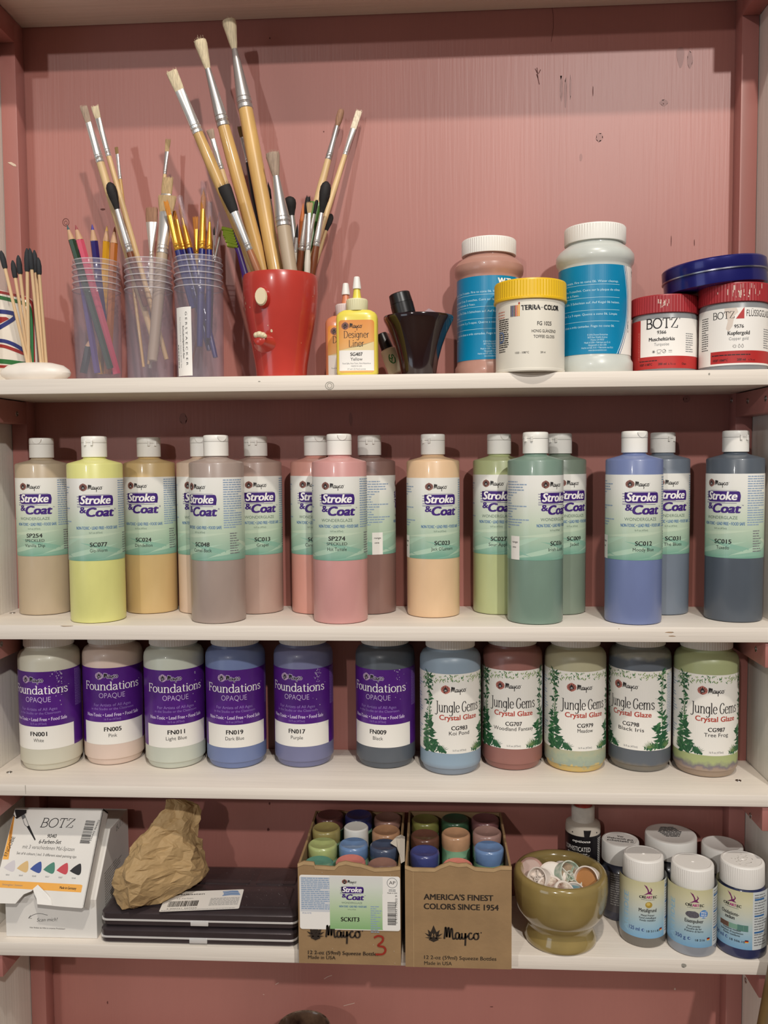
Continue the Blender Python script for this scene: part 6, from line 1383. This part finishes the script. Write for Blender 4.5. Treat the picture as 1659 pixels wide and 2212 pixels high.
    A.lines(26, 46, 67, 20, 3.2, 1.2, grey_ink, 2, seed=int(cxp), full=False, rag=.2)
    for i in range(3): A.rect(26, 60-20*i, 40, 62-20*i, blue_ink, 2.4)
    A.build('label', t, cyl_map(Rr+.0001, .0125, phi+face(pc0.x, Yc)), grid=2.2)
    return t, Rr, Yc, hl1
j1 = craft_jar(1337, 1440, 2045, 1843, (112, 106, 98), ['Metallgrund'], ['Metal Primer', 'Fond m\u00e9tallique', 'Fondo met\u00e1lico'], '18 511.83', '125 ml', 'white lidded jar with gold ball picture, left of the front row', .22, 'ball')
j2 = craft_jar(1442, 1547, 2065, 1860, (146, 150, 158), ['Eisenpulver'], ['Iron powder', 'Poudre de fer', 'Polvere di ferro'], '18 516', '350 g', 'white lidded jar with grey powder heap picture, middle of the front row', .10, 'pile')
j3 = craft_jar(1548, 1655, 2070, 1855, (48, 54, 92), ['Oxidations-', 'medium'], ['Oxidation medium', 'Solution d\'oxydation', 'Medio ossidante'], '18 506.10', '50 ml', 'white lidded jar with dark blue liquid, rightmost of the front row', -.38, 'ox')
# raised lettering ring on the right lid
t3, Rr3, Y3, h3 = j3; A = Art(); rd = random.Random(6)
for i in range(26):
    a_ = rd.uniform(0, 2*PI); r_ = rd.choice((5, 8, 12, 16.5)); A.stroke([(r_*math.cos(a_), r_*math.sin(a_)), (r_*math.cos(a_+2.2/r_), r_*math.sin(a_+2.2/r_))], .9, lid_w, 1)
A.build('raised_ring', t3, lambda u, v, L: Vector((u*.001, v*.001, h3+.0004)))
GK = 'jars behind the front row'
def back_jar(xc, ylc, R, rl, lidh, Yc, rgb, label, lines_=None, ribs=100):
    h = at(xc, ylc, Yc).z-S4; t = lid_jar('craft_jar', xc, ylc, Yc, R, h-lidh, h, h, rl, M('back_jar_%d' % xc, rgb, .3, coat=.3), label, GK, ribs)
    if lines_:
        A = Art()
        for i, (s_, sz) in enumerate(lines_): A.text(s_, 0, (len(lines_)/2-.8-i)*sz*1.55, sz, ink, 1, w=min(rl*1700, sz*.62*len(s_)), bold=.01)
        rot = Matrix.Rotation(math.radians(-14), 3, 'Z'); A.build('lid_text', t, lambda u, v, L: rot @ Vector((u*.001, v*.001, h+.0003)))
    return t, h
b_, h_ = back_jar(1340, 1812, .0245, .0236, .026, .102, (64, 66, 84), 'jar with printed warning on its white lid, left of the back row', [('Vor', 4.4), ('Gebrauch gut', 4.4), ('sch\u00fctteln !!', 4.4)])
A = Art(); A.rect(-30, 0, 30, 52, M('dark_label', (92, 88, 92), .5), 0); A.lines(-12, 14, 50, 14, 3, 1.3, M('pale_grey_print', (170, 168, 166), .5), 1, seed=4)
A.rect(0, 2, 20, 12, paper, 1.2)
for i in range(10): A.rect(1+1.5*i, 3.5, 1.8+1.5*i, 11, ink, 2)
A.build('label', b_, cyl_map(.0246, .012, face(b_.location.x, .102)), grid=2.2)
b_, h_ = back_jar(1449, 1800, .0338, .0322, .024, .100, (50, 50, 60), 'wide jar with large white ribbed lid and fine print, back row', None, 56)
A = Art()
for i in range(9): A.lines(-15+abs(i-4)*1.6, 15-abs(i-4)*1.6, 15-3.4*i, 1, 3, 1.7, M('black_ink', (24, 20, 22), .5), 1, seed=i)
A.build('lid_text', b_, lambda u, v, L: Vector((u*.001, v*.001+.004, h_+.0003)))
b_, h_ = back_jar(1560, 1822, .0252, .0252, .030, .0905, (120, 120, 124), 'plain white lidded jar at the back by the right side panel')
# black craft bottle behind the bowl
kb = at(1259, 1800, .1185); z0 = lambda y: at(1259, y, .1185).z-S4
sb = thing('craft_bottle', 'black labelled bottle with white cap and red tip behind the olive bowl', 'bottle', (kb.x, .1185, S4))
Rb = 37.5*pxm(.1185)
MB().lathe([(Rb-.003, 0), (Rb, .003), (Rb, z0(1782)), (Rb*.97, z0(1775)), (Rb*.80, z0(1771)), (Rb*.6, z0(1768)), (Rb*.58, z0(1766))], M('ivory_bottle', (206, 196, 182), .4), 44).build('body', sb, angle=40)
MB().lathe([(Rb*.66, z0(1769)), (Rb*.66, z0(1740)), (Rb*.6, z0(1738))], M('stained_cap', (214, 206, 196), .45, nz=((90, 90, 90), .1)), 40).build('cap', sb)
MB().lathe([(Rb*.52, z0(1738.5)), (Rb*.50, z0(1726)), (Rb*.2, z0(1718))], M('red_tip', (160, 48, 36), .4), 30).build('tip', sb)
A = Art(); zt_ = z0(1792)*1000; A.rect(-40, 20, 40, zt_, M('black_label', (22, 20, 24), .35), 0)
A.text('options', -2, zt_-8, 3.2, paper, 1, w=24, bold=.05); A.text('SOPHISTICATED', -8, zt_-20, 6.0, paper, 1, w=36); A.text('FINISHES', -8, zt_-28.5, 6.2, paper, 1, w=28); A.text('\u2122', 8, zt_-26, 1.5, paper, 1)
A.lines(22, 32, zt_-4, 16, 2.4, 1.1, paper, 1, seed=3)
A.build('label', sb, cyl_map(Rb+.0001, 0, face(kb.x, .1185)), grid=2.2)
A = Art(); A.poly([(2, zt_-1), (8, zt_-2), (9, zt_+5), (11, zt_+8.4), (1, zt_+8.6), (3, zt_+5)], ink, 0); A.disc(-14, zt_+4, 1, .8, ink, 0, 8); A.disc(20, zt_+4, 1.2, .8, ink, 0, 8)
A.build('paint_drip', sb, cyl_map(Rb+.0003, 0, face(kb.x, .1185)), grid=2.2)

# ================================================================ BELOW: dark bowl on the lowest board, wooden stick at the right
mott = M('mottled_brown_glaze', (40, 24, 20), .2, nz=((40, 40, 40), .5, (110, 84, 66)), coat=.6)
bb_ = at(655, 2205, .060); hB = on(655, 2205, Z['s5']).z; hgt = at(655, 2222, .060).z-Z['s5']; Rw = 62*pxm(.06)
bl = thing('glazed_bowl', 'dark mottled brown bowl on the lowest board, only its rim showing', 'bowl', (bb_.x, .062, Z['s5']))
MB().lathe([(Rw*.55, 0), (Rw*.6, .003), (Rw*.8, hgt*.35), (Rw*.96, hgt*.75), (Rw, hgt-.002), (Rw*.98, hgt)], mott, 56, cap1=False).build('bowl_body', bl, angle=50)
MB().lathe([(Rw*.98, hgt), (Rw*.94, hgt+.0006), (Rw*.90, hgt-.002), (Rw*.82, hgt*.6), (Rw*.5, hgt*.2), (.001, hgt*.15)], mott, 56, cap0=False, cap1=False).build('inside', bl, angle=50)
MB().lathe([(Rw*.985, hgt-.0004), (Rw*.965, hgt+.0011), (Rw*.935, hgt+.0008), (Rw*.925, hgt-.001)], M('bare_clay_rim', (150, 128, 108), .35, nz=((120, 120, 120), .5, (60, 40, 32)), coat=.3), 56, cap0=False, cap1=False).build('rim', bl)
stick = M('oiled_wood', (106, 82, 46), .45, nz=((120, 120, 6), .2))
P0, P1 = at(1692, 2060, -.020), at(1660, 2232, -.030); dv = (P1-P0).normalized(); tz = (-P0.z)/dv.z
ft_ = P0+dv*tz; tp_ = P0-dv*.05
so = MB().sweep(Vector((0, 0, 0)), tp_-ft_, [(0, .0125, .0125), (.01, .0135, .0135), (.99, .0135, .0135), (1, .011, .011)], stick, 24).build('wooden_pole'); so.location = ft_
tag(so, 'oiled wooden pole standing on the floor at the lower right corner', 'pole')
